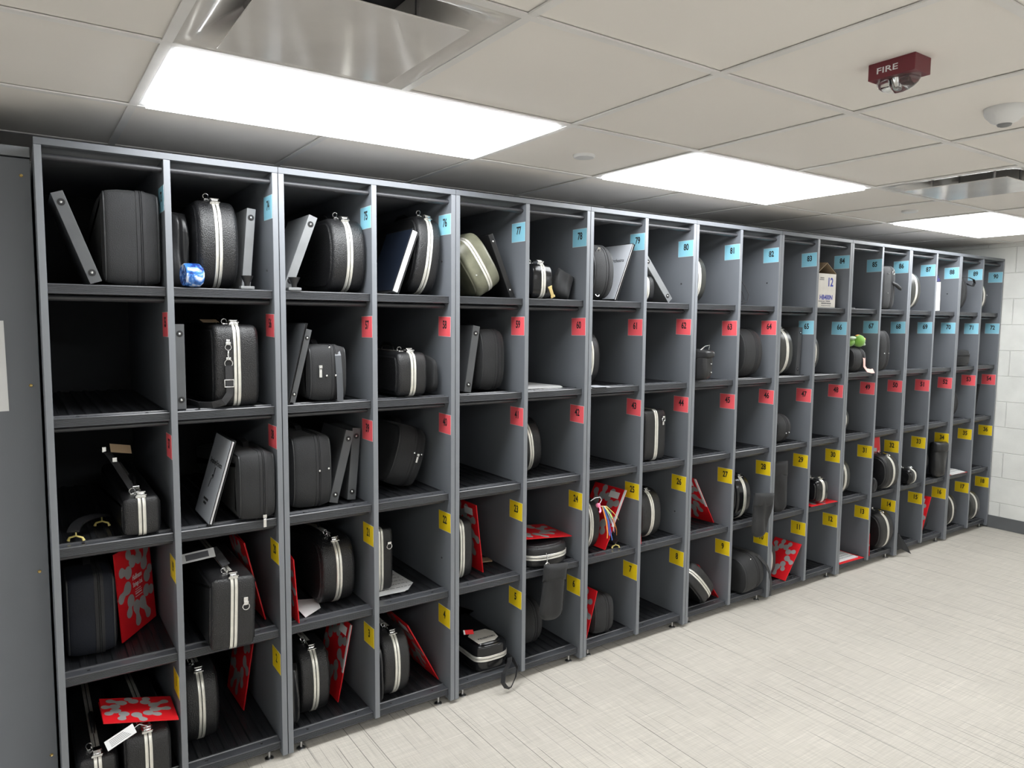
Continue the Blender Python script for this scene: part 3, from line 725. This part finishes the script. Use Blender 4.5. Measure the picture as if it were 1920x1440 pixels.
obj('shoulder_strap', TB([(.055, .08, .215), (.066, .03, .20), (.086, -.008, .15), (.096, -.022, .10), (.094, -.03, .05), (.082, -.034, .005), (.07, -.034, -.03)], 0, flat=(.026, .002)), M['webbing'], t)['hang'] = 1
hard(11, 3.632, .05, E_, .11, .255, label='black hard case with silver band beside a red folder in cubby 11', latch=False)
hard(14, 4.845, -.01, E_, .15, .262, lean=-3, label='large black hard case with silver band and latch in cubby 14')
soft(16, 5.505, .07, E_, .11, .20, label='soft black case behind a red folder in cubby 16', a=.08, n=2.2)
hard(17, 5.825, .02, E_, .14, .255, label='black hard case with silver band in cubby 17')
hard(18, 6.165, .0, E_, .14, .235, m='grey_shell', label='dark hard case with silver band in cubby 18 by the wall', latch=False)

# ------------------------------------------------------------ ring binders (spine faces out, two rivets)
def binder_parts(m, w=.044, h=.286, d=.255):
    key = ('b', m, w, h)
    if key in _cache: return _cache[key]
    bm = bmesh.new()
    box(bm, -w/2, w/2, 0, .0035, 0, h, bev=.0012); box(bm, -w/2, -w/2+.003, .0036, d, 0, h, bev=.001); box(bm, w/2-.003, w/2, .0036, d, 0, h, bev=.001)
    sh = mesh(bm, 'cover', M[m]); pg = mesh(BX(-w/2+.006, w/2-.010, .02, d-.02, .006, h-.008), 'pages', M['paper'])
    r_ = min(.011, w*.36)
    wa = mesh(LT([(r_, -.0008), (r_, .0006)], 18, 'Y'), 'rivet_ring', M['blackplas'])
    ri = mesh(LT([(0, -.004), (.003, -.0036), (.0046, -.0018), (.0046, -.0006)], 14, 'Y'), 'rivet', M['chrome'], 40)
    _cache[key] = (sh, pg, wa, ri); return _cache[key]
def binder(x, y, z, lean, label, m='binder', w=.044, yaw=0, h=.286, fl=.0024):
    s, p, a, r = binder_parts(m, w, h)
    t = thing('ring_binder', label, 'binder', (x, y, z), (0, R(lean), R(yaw)), 'ring binders in the cubbies')
    link('cover', s, t); link('pages', p, t); [(link('rivet_ring', a, t, (0, 0, q)), link('rivet', r, t, (0, 0, q))) for q in (.032, h-.032)]; settle(t, z+fl); return t
binder(.150, .04, A_, -19.5, 'dark grey ring binder leaning left against the panel in cubby 73', w=.034)
binder(.618, .10, A_, 5, 'grey ring binder standing upright right of the case in cubby 74', 'binderlight', .030)
binder(.752, .058, A_, 20.5, 'grey ring binder leaning right at the left of cubby 75', 'binderlight', .032)
binder(1.738, .06, A_, -24, 'black ring binder leaning behind the olive case in cubby 77', 'blackplas', .024)
binder(2.752, .09, A_, -41, 'grey ring binder tipped far left in cubby 80', 'binderlight', .036)
binder(.387, .05, B_, 0, 'grey ring binder upright against the left divider in cubby 56', 'binder', .030)
binder(.757, .04, B_, 14, 'slim dark ring binder leaning right at the left of cubby 57', 'binder', .022, h=.275)
binder(1.520, .075, B_, 8.9, 'grey ring binder standing in front of the dark case in cubby 59', 'binder', .034)
binder(3.842, .07, B_, 3.5, 'grey ring binder upright at the right of cubby 65', 'binder', .036)
binder(.926, .09, C_, 14.5, 'dark ring binder leaning in cubby 39, left of two', 'binder', .034)
binder(1.008, .11, C_, 5.0, 'dark ring binder nearly upright in cubby 39, right of two', 'binder', .034)

# ------------------------------------------------------------ red printed folders
def blob(bm, x1, z1, r1, x2, z2, r2, y, nk=.5):
    """dumbbell shape in the y=const plane of a folder leaf (x->leaf depth, z->height)"""
    dx, dz = x2-x1, z2-z1; L = math.hypot(dx, dz) or 1e-6; ux, uz = dx/L, dz/L; px, pz = -uz, ux
    pts = []
    for k in range(11):
        a = math.pi*(.28+1.44*k/10)
        pts.append((x1+r1*(math.cos(a)*ux+math.sin(a)*px), z1+r1*(math.cos(a)*uz+math.sin(a)*pz)))
    m1 = (x1+dx*.5, z1+dz*.5); w = min(r1, r2)*nk*1.2
    pts.append((m1[0]-px*w, m1[1]-pz*w))
    for k in range(11):
        a = math.pi*(1.28+1.44*k/10)
        pts.append((x2+r2*(math.cos(a)*ux+math.sin(a)*px), z2+r2*(math.cos(a)*uz+math.sin(a)*pz)))
    pts.append((m1[0]+px*w, m1[1]+pz*w))
    bm.faces.new([bm.verts.new((y, x, z)) for x, z in pts])
FW, FH = .235, .315
def folder_parts():
    if 'f' in _cache: return _cache['f']
    lf = mesh(BX(-.0008, .0008, 0, FW, 0, FH, bev=.0003), 'cover', M['red'])
    bm = bmesh.new(); cx, cz = FW*.55, FH*.55; k = 0
    spots = []
    for i in range(10):
        a = 2*math.pi*i/10; r0, r1 = .070, .112+.010*((i*7) % 3-1)
        x1, z1 = cx+r0*.95*math.cos(a), cz+r0*1.25*math.sin(a); x2, z2 = cx+r1*.95*math.cos(a+.15), cz+r1*1.25*math.sin(a+.15)
        spots.append((x1, z1, .0235, x2, z2, .0185))
    def clampf(v, lo, hi): return max(lo, min(hi, v))
    for sgn in (-1, 1):
        for q, (x1, z1, r1, x2, z2, r2) in enumerate(spots):
            x1, x2 = clampf(x1, .018, FW-.018), clampf(x2, .018, FW-.018); z1, z2 = clampf(z1, .018, FH-.018), clampf(z2, .018, FH-.018)
            blob(bm, x1, z1, r1, x2, z2, r2, sgn*(.0010+q*.00001))
    me = bpy.data.meshes.new('printed_pattern'); bm.to_mesh(me); bm.free(); me.materials.append(M['silver_ink'])
    st = mesh(BX(-.0016, -.0011, .035, .105, FH-.055, FH-.022), 'address_sticker', M['paper'])
    pg = mesh(BX(-.0008, .0008, .006, FW-.006, .004, FH-.006), 'loose_pages', M['paper'])
    tip = mesh(BX(-.0011, .0011, -.0006, .013, FH*.38, FH), 'white_flap', M['paper'])
    _cache['f'] = (lf, me, st, pg, tip); return _cache['f']
def folder(x, y, z, lean, label, yaw=0, pitch=0, open_=3, sticker=False, pages=False, flap=False, fl=.0026, name='presentation_folder', free=False, scale=1):
    lf, pt, st, pg, tp = folder_parts()
    t = thing(name, label, 'folder', (x, y, z), (R(pitch), R(lean), R(yaw)), 'red and silver folders')
    a = link('cover', lf, t, (0, 0, 0), (0, 0, R(open_/2)));
    link('printed_pattern', pt, a)
    b = link('cover', lf, t, (.0026, 0, 0), (0, 0, R(-open_/2))); link('printed_pattern', pt, b)
    folder.last = b
    if sticker: link('address_sticker', st, a)
    if pages: link('loose_pages', pg, t, (.0013, .002, 0))
    if flap: link('white_flap', tp, t, (-.0012, -.0008, 0), (0, 0, R(2)))
    t.scale = (scale,)*3
    if not free: settle(t, z+fl)
    return t
t = folder(.196, .19, D_, -3.5, 'red folder with silver blobs and white shop lettering in cubby 19', yaw=-33, fl=.0026)
c0 = folder.last
for s_, sz, zz in (('Hoffmann', .027, .196), ('Strings Ltd.', .024, .170)):
    link('printed_words', text_mesh(s_, sz, M['whitetext'], .60, .012), c0, (.0016, FW*.55, zz), FACE_R)
bm = bmesh.new()
for q, (w_, zz) in enumerate(((.036, .149), (.044, .141), (.040, .132), (.044, .123))):
    yy = FW*.55-w_/2
    while yy < FW*.55+w_/2:
        dw = random.uniform(.003, .007); box(bm, .0012, .0016, yy, yy+dw, zz, zz+(.0045 if q == 2 else .0022)); yy += dw+.0014
obj('printed_lines', bm, M['whitetext'], c0)
folder(.666, .12, D_, -13, 'red and silver folder leaning behind the boxy case in cubby 20', yaw=0)
t = folder(.762, .02, D_, -4, 'bent red folder standing half open at the left of cubby 21', open_=9, yaw=-2, scale=.78)
folder(1.628, .115, D_, -7, 'red folder leaning left beside the case in cubby 23', open_=1.5, flap=False, sticker=True)
t = folder(2.094, .06, D_+.1, -84, 'red and silver folder lying on the flat case in cubby 24', yaw=0, open_=1.5, free=True, scale=.96); settle(t, D_+.105)
folder(2.302, .055, D_, 26, 'red folder with white edge leaning right in cubby 25', pages=True, flap=True, open_=2, sticker=True)
folder(2.530, .035, D_, -5, 'narrow red folder edge left of the case in cubby 26', open_=1.2, scale=.75)
folder(3.150, .09, D_, -31, 'red and silver folder leaning left in otherwise empty cubby 27', pages=True, flap=True, sticker=True)
folder(3.603, .03, D_, -5, 'thin red folder edge at the left of cubby 29', open_=1)
t = folder(4.224, -.0, D_, -89, 'red folder lying flat under the small case in cubby 30', open_=.5, free=True, scale=.9); settle(t, D_+.0024)
t = thing('red_booklet', 'red booklet with white label propped on top of the case in cubby 32', 'booklet', (4.80, .135, D_+.2), (R(-8), 0, R(-28)))
obj('cover', BX(-.085, .085, 0, .0015, 0, .120, bev=.0005), M['red'], t)
obj('pages', BX(-.083, .087, .0016, .010, .001, .118), M['paper'], t)
obj('address_sticker', BX(-.06, .02, -.0006, -.0001, .066, .094), M['paper'], t)
bm = bmesh.new(); box(bm, -.08, -.04, -.0004, -.0001, .004, .05); box(bm, .02, .06, -.0004, -.0001, .004, .03); obj('printed_pattern', bm, M['silver_ink'], t)
settle(t, D_+.2465)
t = folder(.336, -.02, E_+.2, -76, 'red folder lying across both cases in cubby 1', free=True, sticker=True, scale=.72); settle(t, .272)
folder(.622, .30, E_, 9, 'red and silver folder standing at the back of cubby 2', open_=4)
folder(.958, .155, E_, 11.6, 'red folder with white edge right of the case in cubby 3', pages=True, flap=True, sticker=True)
folder(1.390, .095, E_, -28, 'red folder leaning left in cubby 4', sticker=True, open_=1.5)
folder(2.166, .03, E_, 16, 'red and silver folder leaning right at the left of cubby 7', open_=2, scale=.8)
t = folder(3.175, .06, E_, -38.5, 'red folder behind the tipped case in cubby 9', open_=.3, scale=.9)
folder(3.224, .25, E_, 11, 'small visible corner of a red folder above the soft case in cubby 10')
folder(3.728, .015, E_, 37, 'red folder with silver blobs leaning right in cubby 11', open_=1, scale=.8)
folder(4.633, -.0, E_, -3, 'thin red folder edge left of the case in cubby 14', open_=.6, scale=.5)
folder(5.345, .02, E_, 24, 'red folder with white label leaning right in cubby 16', sticker=True)

# ------------------------------------------------------------ printed white score covers, dark folder, loose papers
def score(x, y, z, lean, yaw, label, w=.24, h=.30, th=.014, cover='paperg', words=()):
    t = thing('music_folder', label, 'folder', (x, y, z), (0, R(lean), R(yaw)))
    bm = bmesh.new(); box(bm, -th/2, -th/2+.0022, 0, w, 0, h, bev=.0008); box(bm, th/2-.0022, th/2, 0, w, 0, h, bev=.0008)
    obj('cover', bm, M['blackplas'], t)
    obj('pages', BX(-th/2+.003, th/2-.0045, .006, w-.01, .004, h-.006), M['paper'], t)
    pn = obj('cover_sheet', BX(-th/2-.0012, -th/2-.0002, .004, w-.008, .004, h-.004), M[cover], t)
    for s_, sz, yy, zz, xs in words: link('printed_words', text_mesh(s_, sz, M['ink'], xs, .01), pn, (-th/2-.0016, yy, zz), FACE_L)
    settle(t, z+.0026); return t
t = score(.462, .016, C_, 16.3, 0, 'white covered orchestra folder leaning right in cubby 38', words=(('SymphonyOrchestra', .026, .12, .20, .8),))
bm = bmesh.new(); box(bm, -.0096, -.0090, .105, .112, .145, .185); box(bm, -.0096, -.0090, .112, .125, .15, .158); tube(bm, [(-.0093, .125, .145), (-.0093, .137, .11)], .0012, 4)
for k, (y0_, y1_, z0_) in enumerate(((.09, .155, .064), (.105, .14, .05))):
    yy = y0_
    while yy < y1_: box(bm, -.0096, -.0090, yy, yy+.005, z0_, z0_+.008); yy += .0068
obj('printed_figure', bm, M['ink'], t)
score(2.330, .045, A_, 22.6, 0, 'white Orchestra folder leaning right behind the soft case in cubby 79', words=(('Orchestra', .026, .075, .21, .9),))
t = score(1.165, .03, A_, 20, 0, 'dark blue glossy folder stuffed with white sheets in cubby 76', w=.25, h=.265, th=.030, cover='binder')
t2 = score(.737, .015, B_, 13.5, 0, 'glossy dark folder leaning at the far left of cubby 57', w=.22, h=.30, th=.007, cover='binder')
M['bluefold'] = mat('dark_blue_gloss_card', (.010, .014, .024), .2)
for o in t.children:
    if o.name.startswith('cover_sheet'): o.data.materials[0] = M['bluefold']
t = score(4.345, .08, C_, 24, 0, 'grey folder propped on top of the low case in cubby 49', w=.2, h=.165, th=.012, cover='binderlight'); settle(t, C_+.1915)
score(6.10, .03, C_, 14, 0, 'dark folder with white pages curling out in cubby 54', w=.2, h=.26, th=.014, cover='blackplas')
t = thing('paper_stack', 'white book with a dark bow on top standing in cubby 88', 'book', (5.395, .03, A_), (0, R(-2), 0))
obj('pages', BX(.003, .068, .003, .22, .0, .205, bev=.002), M['boxwhite'], t)
obj('cover', BX(0, .003, 0, .222, 0, .207), M['paper'], t)
bm = bmesh.new()
for k in range(7): a = k*.9; tube(bm, [(.05, .02, .212), (.05+.028*math.cos(a), .02+.012*math.sin(a*2), .232+.02*math.sin(a)), (.05+.010*math.cos(a+.7), .02, .222)], .004, 6)
obj('bow', bm, mat('dark_blue_bow', (.03, .03, .12), .6), t); settle(t, A_+.0026)

def sheet(poly, z, label, cat='papers', n=1, m='paper', th=.0012, name='paper_sheets', lines=0, curl=0):
    cx, cy = sum(p[0] for p in poly)/len(poly), sum(p[1] for p in poly)/len(poly)
    t = thing(name, label, cat, (cx, cy, z+.0026))
    for k in range(n):
        dx, a = random.uniform(-.004, .004)*(k > 0), random.uniform(-.08, .08)*(k > 0)
        P = [((x-cx)*math.cos(a)-(y-cy)*math.sin(a)+dx, (x-cx)*math.sin(a)+(y-cy)*math.cos(a)) for x, y in poly]
        obj('sheet', slab(P, th), M[m], t, loc=(0, 0, k*(th+.0006)))
    if lines:
        bm = bmesh.new(); ys = [p[1]-cy for p in poly]; xs = [p[0]-cx for p in poly]; y0, y1, x0, x1 = min(ys), max(ys), min(xs), max(xs)
        for k in range(lines):
            yy = y0+(y1-y0)*(k+1.2)/(lines+1.4); xx = x0+.012
            while xx < x1-.02:
                w = random.uniform(.006, .022); box(bm, xx, min(xx+w, x1-.014), yy, yy+.004, 0, .0003); xx += w+.005
        obj('printed_lines', bm, M['graytext'], t, loc=(0, 0, (n-1)*(th+.0006)+th+.0001))
    return t
sheet([(1.79, .08), (2.02, .062), (2.06, .12), (2.04, .36), (1.80, .38)], B_, 'loose white papers lying flat in otherwise empty cubby 60', n=3)
sheet([(1.10, .105), (1.235, .10), (1.295, .16), (1.30, .36), (1.18, .42), (1.10, .4)], D_, 'printed sheet music lying on the shelf in cubby 22', n=2, lines=7)
sheet([(.80, .06), (.88, .12), (.90, .22), (.80, .26)], D_, 'white sheet half under the case in cubby 21', n=1)
sheet([(1.655, .24), (1.745, .22), (1.75, .27), (1.66, .29)], D_, 'tan wooden strip lying beside the red folder in cubby 23', 'strip', m='cardboard', th=.006, name='wooden_strip')
sheet([(2.17, .0), (2.262, -.004), (2.25, .09), (2.17, .085)], B_, 'grey printed sheet lying before the case in cubby 61', m='paperg')
t = sheet([(4.30, .03), (4.53, .02), (4.55, .22), (4.31, .24)], E_+.0045, 'white printed papers lying on red folders in cubby 13', n=3, lines=6)
for k in range(2):
    f = tag(obj('presentation_folder', slab([(-.13, -.11), (.135, -.12), (.14, .2), (-.13, .21)], .0018), M['red'], loc=(4.43, .12, E_+.0026+k*.0022), rot=(0, 0, R(-2*k))), 'flat red folder under the white papers in cubby 13, '+('lower' if k == 0 else 'upper')+' of two', 'folder', 'flat red folders in cubby 13')
sheet([(5.725, .0), (5.93, -.005), (5.972, .1), (5.955, .2), (5.725, .22)], D_+.003, 'fanned white papers lying in otherwise empty cubby 35', n=4, lines=4)
tag(obj('presentation_folder', slab([(-.13, -.12), (.13, -.135), (.135, .16), (-.13, .17)], .0018), M['red'], loc=(5.835, .13, D_+.0026)), 'red folder under the fanned papers in cubby 35', 'folder')
sheet([(4.30, .06), (4.40, .05), (4.42, .2), (4.30, .22)], A_, 'dark flat notebook lying in otherwise empty cubby 85', 'notebook', m='binder', th=.007, name='notebook')

# ------------------------------------------------------------ pouches and small things
def pouch(x, y, z, w, h, t_, label, rot=(0, 0, 0), flap=True, m='fabric', taper=.85, wob=.004, seed=1, rest=False):
    t = thing('fabric_pouch', label, 'pouch', (x, y, z), rot)
    obj('body', pillow(w, h, t_, taper, .35, wob=wob, seed=seed), M[m], t, smooth=60)
    if flap:
        bm = pillow(w*max(1, taper), h*.30, t_*.95, 1.0, .0, n=10, seed=seed+3)
        for v in bm.verts: v.co.y = v.co.y*1.2-.002; v.co.z = h*.72+v.co.z*1.02
        obj('flap', bm, M[m], t, smooth=60)
    if rest: settle(t, z)
    return t
t = pouch(1.905, -.022, .262, .125, .262, .040, 'black fabric pouch hanging on a clip from the flat case in cubby 24', rot=(R(3), R(4), R(-6)))
bm = bmesh.new(); tube(bm, [(-.045, .0, .262), (-.05, -.004, .285), (-.047, 0, .30), (-.052, .008, .318)], .0022, 6)
tube(bm, [(-.045+.009*math.cos(q), -.002, .268+.009*math.sin(q)) for q in [2*math.pi*k/12 for k in range(12)]], .0016, 6, True)
obj('snap_clip', bm, M['chrome'], t, smooth=40)
obj('piping', TB([(.06, -.002, .02), (.062, -.003, .1), (.058, -.003, .18)], .002, seg=6), M['piping'], t)
t = pouch(3.375, -.042, .415, .115, .250, .038, 'black pouch with flap hanging from the case in cubby 28', rot=(R(2), R(6), R(-4)), taper=1.35, wob=.014, seed=5)
t = pouch(3.680, .05, D_, .11, .30, .04, 'dark fabric pouch hanging upright in cubby 29', rot=(0, R(-3), R(-25)), taper=1.15, wob=.006, seed=8, rest=True); t.location.z += .003
t = pouch(1.998, .08, A_, .12, .125, .05, 'black fabric pouch crumpled right of the low case in cubby 78', rot=(R(-10), R(28), R(-10)), taper=.75, wob=.012, seed=3, flap=False, rest=True); t.location.z += .003
t = pouch(.410, .16, A_, .070, .26, .05, 'black crumpled drawstring pouch behind the case in cubby 74', rot=(R(-4), R(2), R(20)), taper=.8, wob=.014, seed=6, flap=False, m='leather', rest=True); t.location.z += .003
t = pouch(.755, .10, E_, .045, .24, .10, 'black vinyl pouch left of the case in cubby 3', flap=False, m='leather', taper=.8, wob=.01, seed=4, rest=True); t.location.z += .003
t = pouch(1.0905, .09, E_, .022, .25, .16, 'black vinyl pouch draped left of the cracked case in cubby 4', flap=False, m='leather', taper=1.0, wob=.004, seed=9, rest=True); t.location.z += .003
t = pouch(5.555, .03, D_, .12, .262, .09, 'large black vinyl bag with flap in cubby 34', m='leather', taper=1.05, wob=.008, seed=12, rot=(0, R(2), R(-12)), rest=True); t.location.z += .003
t = pouch(4.665, .02, D_, .07, .10, .04, 'pointed black cloth end left of the case in cubby 32', m='fabric', flap=False, taper=.3, wob=.006, seed=2, rest=True); t.location.z += .003
t = pouch(2.90, .03, B_, .075, .165, .18, 'black leather clutch with studs at the left of cubby 63', m='leather', flap=True, taper=.98, wob=.003, seed=14, rest=True); t.location.z += .003
stud(t, .01, -.088, .095); stud(t, .012, -.088, .05)
bm = bmesh.new(); tube(bm, [(-.03, -.05, .165), (.0, -.05, .185), (.036, -.05, .19), (.03, -.05, .168)], .003, 6)
obj('handle_ring', bm, M['chrome'], t, smooth=40)
t = pouch(1.36, .16, B_, .055, .16, .20, 'rounded black cloth bag behind the low case in cubby 58', m='fabric', flap=False, taper=.35, seed=21, rest=True); t.location.z += .003
# black cloth corner poking out of cubby 15
bm = bmesh.new()
P = [(0, .14, .105), (.0, -.005, .10), (.05, -.035, .02), (.09, -.055, -.052), (.03, -.03, -.02), (.0, .0, .0), (.02, .14, .0)]
A = [bm.verts.new(p) for p in P]; B = [bm.verts.new((p[0]+.003, p[1]+.004, p[2]+.002)) for p in P]; n = len(P)
bm.faces.new(A); bm.faces.new(B[::-1])
for k in range(n): bm.faces.new((A[k], A[(k+1) % n], B[(k+1) % n], B[k]))
tag(obj('cloth_wrap', bm, M['fabric'], loc=(4.988, .0, E_+.004)), 'pointed black cloth corner poking out of cubby 15', 'cloth')
# cord loop in cubby 82
bm = bmesh.new(); tube(bm, [(0, .10, .20), (.02, .05, .17), (.06, .02, .11), (.085, .01, .06), (.075, .01, .02), (.03, .02, .004), (0, .05, .004)], .0022, 6); tube(bm, [(0, .12, .17), (.03, .07, .13), (.07, .04, .07), (.075, .03, .03), (.03, .05, .004), (-.01, .08, .004)], .0022, 6)
tag(obj('cord_loop', bm, M['webbing'], smooth=50, loc=(3.220, .02, A_+.001)), 'thin black cord loop hanging out at the left of cubby 82', 'cord')
# carton in cubby 84
t = thing('cardboard_carton', 'open white carton with blue printing standing in cubby 84', 'box', (3.945, .03, A_+.0026))
w_, d_, h_ = .195, .22, .205
bm = bmesh.new(); box(bm, 0, w_, 0, .003, 0, h_); box(bm, 0, w_, d_-.003, d_, 0, h_); box(bm, 0, .003, .0032, d_-.0032, 0, h_); box(bm, w_-.003, w_, .0032, d_-.0032, 0, h_); box(bm, .0032, w_-.0032, .0032, d_-.0032, 0, .003)
obj('carton_body', bm, M['boxwhite'], t)
bm = bmesh.new()
for p in ([(0, .0, h_), (0, d_, h_), (.11, d_*.95, h_+.075), (.11, .01, h_+.062)], [(w_, 0, h_), (w_, d_, h_), (.125, d_, h_+.085), (.115, .012, h_+.066)]):
    A = [bm.verts.new(q) for q in p]; B = [bm.verts.new((q[0], q[1], q[2]+.003)) for q in p]; bm.faces.new(A); bm.faces.new(B[::-1])
    for k in range(4): bm.faces.new((A[k], A[(k+1) % 4], B[(k+1) % 4], B[k]))
obj('top_flap', bm, M['cardboard'], t)
link('printed_words', text_mesh('12', .072, M['blueink'], .85, .03), t, (.135, -.0006, .152), FACE_F)
link('printed_words', text_mesh('HB400N', .040, M['blueink'], .95, .03), t, (.097, -.0006, .060), FACE_F)
bm = bmesh.new()
for x0_, x1_, z0_, hh in ((.02, .085, .034, .006), (.095, .14, .034, .008), (.05, .145, .020, .009), (.05, .14, .009, .004), (.03, .065, .175, .006), (.025, .065, .165, .005)):
    xx = x0_
    while xx < x1_: dw = random.uniform(.003, .008); box(bm, xx, xx+dw, -.0006, -.0001, z0_, z0_+hh); xx += dw+.0022
obj('printed_lines', bm, M['graytext'], t)
# marbled tumbler lying in cubby 74
m = mat('blue_white_marble', (.5, .6, .8), .18); nt = m.node_tree; bs = nt.nodes['Principled BSDF']
n1 = nt.nodes.new('ShaderNodeTexNoise'); n1.inputs['Scale'].default_value = 22; n1.inputs['Detail'].default_value = 6; n1.inputs['Distortion'].default_value = 1.2
cr = nt.nodes.new('ShaderNodeValToRGB'); e = cr.color_ramp.elements; e[0].position = .40; e[0].color = (.01, .03, .16, 1); e[1].position = .62; e[1].color = (.75, .8, .85, 1)
x_ = cr.color_ramp.elements.new(.5); x_.color = (.05, .2, .6, 1)
tcn = [q for q in nt.nodes if q.type == 'TEX_COORD'][0]
nt.links.new(tcn.outputs['Object'], n1.inputs['Vector']); nt.links.new(n1.outputs[0], cr.inputs[0]); nt.links.new(cr.outputs[0], bs.inputs['Base Color'])
t = thing('tumbler', 'blue and white marbled tumbler lying on its side in cubby 74', 'cup', (.402, .035, A_+.0026+.040), (0, R(90), R(8)))
bm = bmesh.new(); lathe(bm, [(.031, .0), (.035, -.001), (.038, .004), (.040, .03), (.039, .048), (.030, .058), (.0, .060)], 28)
obj('cup_wall', bm, m, t, smooth=40)
obj('inner_wall', LT([(.033, .0008), (.034, .03), (.028, .05), (0, .052)], 28), M['blackplas'], t, smooth=40)
settle(t, A_+.0026)
# shoulder rests
def shoulder_rest(x, y, z, yaw, label, foot='brass', s=1, flipx=1):
    t = thing('shoulder_rest', label, 'shoulder rest', (x, y, z+.03), (0, 0, R(yaw)))
    bm = bmesh.new(); pts = [(-.10*s+.20*s*k/10, .010*math.sin(k*.6), .022+.018*math.sin(math.pi*k/10)) for k in range(11)]
    tube(bm, pts, 0, flat=(.006, .034*s)); obj('padded_bar', bm, M['blackplas'], t)
    for e_ in (-1, 1):
        bm = bmesh.new(); xx = e_*.085*s
        tube(bm, [(xx, -.024*s, -.012), (xx, -.020*s, -.002), (xx, 0, .004), (xx, .020*s, -.002), (xx, .024*s, -.012)], [.005, .0035, .003, .0035, .005], 8)
        tube(bm, [(xx, 0, .004), (xx*.97, 0, .028)], .0022, 6)
        obj('forked_foot', bm, M[foot], t, smooth=50)
    settle(t, z+.0026); return t
mfoot = mat('yellow_rubber', (.72, .6, .2), .4); M['yrub'] = mfoot
shoulder_rest(.11, .14, C_, 60, 'black shoulder rest with yellow rubber feet in cubby 37', 'yrub', 1)
shoulder_rest(2.398, .12, D_, 70, 'small black shoulder rest with brass foot at the right of cubby 25', 'yrub', .8)
t = thing('brass_tag', 'small brass tag on a cord hanging before the low case in cubby 78', 'tag', (1.925, .012, A_+.012), (0, R(-22), 0))
bm = bmesh.new(); box(bm, -.009, .009, -.002, .002, .006, .046, bev=.003); box(bm, -.012, .012, -.0022, .0022, .0, .010, bev=.002); box(bm, -.011, .011, -.0022, .0022, .044, .054, bev=.002)
obj('plate', bm, M['brass'], t); settle(t, A_+.0026)
# black clamp feet in cubbies 74 and 75
for x, y, cub in ((.610, .03, 'before the binder at the right of cubby 74'), (.768, .008, 'at the left of cubby 75')):
    t = thing('clamp_foot', 'small black conical clamp foot '+cub, 'clamp', (x, y, A_+.0026))
    obj('base_plate', BX(-.026, .02, .0, .03, 0, .010, bev=.002), M['binderlight'], t)
    obj('cone', LT([(.009, .0102), (.010, .022), (.019, .040), (.021, .046), (0, .048)], 20, c=(-.002, .014, 0)), M['blackplas'], t, smooth=40)
# plush bird
t = thing('plush_bird', 'lime green plush bird lying on the soft case in cubby 67', 'plush toy', (4.42, .05, B_+.153))
def ball(c, r, sc=(1, 1, 1)):
    bm = bmesh.new(); bmesh.ops.create_icosphere(bm, subdivisions=3, radius=r)
    for v in bm.verts: v.co = Vector((v.co.x*sc[0]+c[0], v.co.y*sc[1]+c[1], v.co.z*sc[2]+c[2]))
    return bm
obj('body', ball((-.035, .03, .032), .040, (1.25, 1, .8)), M['green'], t, smooth=60)
obj('head', ball((.03, -.005, .040), .040), M['green'], t, smooth=60)
obj('crest', ball((.03, .0, .074), .014, (1.8, 1, .5)), M['orange'], t, smooth=60)
obj('wing', ball((-.045, -.005, .060), .018, (1.9, 1, .6)), M['pale'], t, smooth=60)
obj('eye', ball((.066, -.02, .052), .010), M['orange'], t, smooth=60)
obj('beak', ball((.068, -.02, .018), .009, (1.2, 1, 1)), M['pale'], t, smooth=60)
settle(t, B_+.1625)
# ribbons tied on the case of cubby 25
t = thing('ribbon_bunch', 'bunch of bright coloured ribbons tied to the handle of the case in cubby 25', 'ribbons', (2.235, .045, D_+.24))
rr = random.Random(3)
for k, (nm, x1, z1) in enumerate((('rib_pink', -.03, -.015), ('rib_yellow', .07, -.10), ('rib_blue', .05, -.165), ('rib_orange', .085, -.145), ('rib_orange', .02, -.15), ('rib_blue', .035, -.14), ('rib_yellow', .09, -.07), ('rib_green', .045, -.06), ('rib_white', .06, -.12), ('rib_pink', .075, -.13))):
    bm = bmesh.new(); pts = [(0, 0, 0), (x1*.35, -.035, .002), (x1*.7, -.05-rr.uniform(0, .01), z1*.45), (x1*.95, -.052-rr.uniform(0, .01), z1*.8), (x1+rr.uniform(-.006, .006), -.05-rr.uniform(0, .01), z1)]
    tube(bm, pts, 0, flat=(.009, .0012)); obj('ribbon', bm, M[nm], t)
obj('knot', ball((0, -.01, .005), .012), M['rib_pink'], t, smooth=60)
obj('wire_loop', TB([(.0, -.01, .0), (.02, -.012, .03), (.01, -.012, .045), (-.02, -.01, .045), (-.04, 0, .03)], .002, seg=6), M['rib_white'], t, smooth=50)
# tags in the dark lower cubby and on the case of cubby 56
t = thing('name_tag', 'white printed tag lying across the gap between the cases in cubby 1', 'tag', (.160, -.045, .285), (R(-52), R(-24), R(0)))
obj('card', BX(-.045, .045, -.0005, .0005, -.017, .017), M['paper'], t)
bm = bmesh.new()
for k in range(5): box(bm, -.032, .03-.004*k, -.0008, -.0004, -.011+k*.005, -.0095+k*.005)
obj('printed_lines', bm, M['graytext'], t)
obj('string', TB([(.04, 0, 0), (.06, .004, .004), (.075, .03, -.005)], .0008, seg=5), M['paper'], t)
t = thing('name_tag', 'tan paper tag on top of the squared case in cubby 56', 'tag', (.505, .16, B_+.300), (R(-70), 0, R(15)))
obj('card', BX(-.03, .03, -.0004, .0004, -.014, .014), M['cardboard'], t)
t = thing('hanging_tag', 'small red and white tag above the stickered case in cubby 5', 'tag', (1.56, .12, .235), (R(-40), R(10), 0))
obj('card', BX(-.022, .022, -.0005, .0005, -.010, .010), M['red'], t); obj('card_edge', BX(-.030, -.0221, -.0005, .0005, -.010, .010), M['paper'], t)
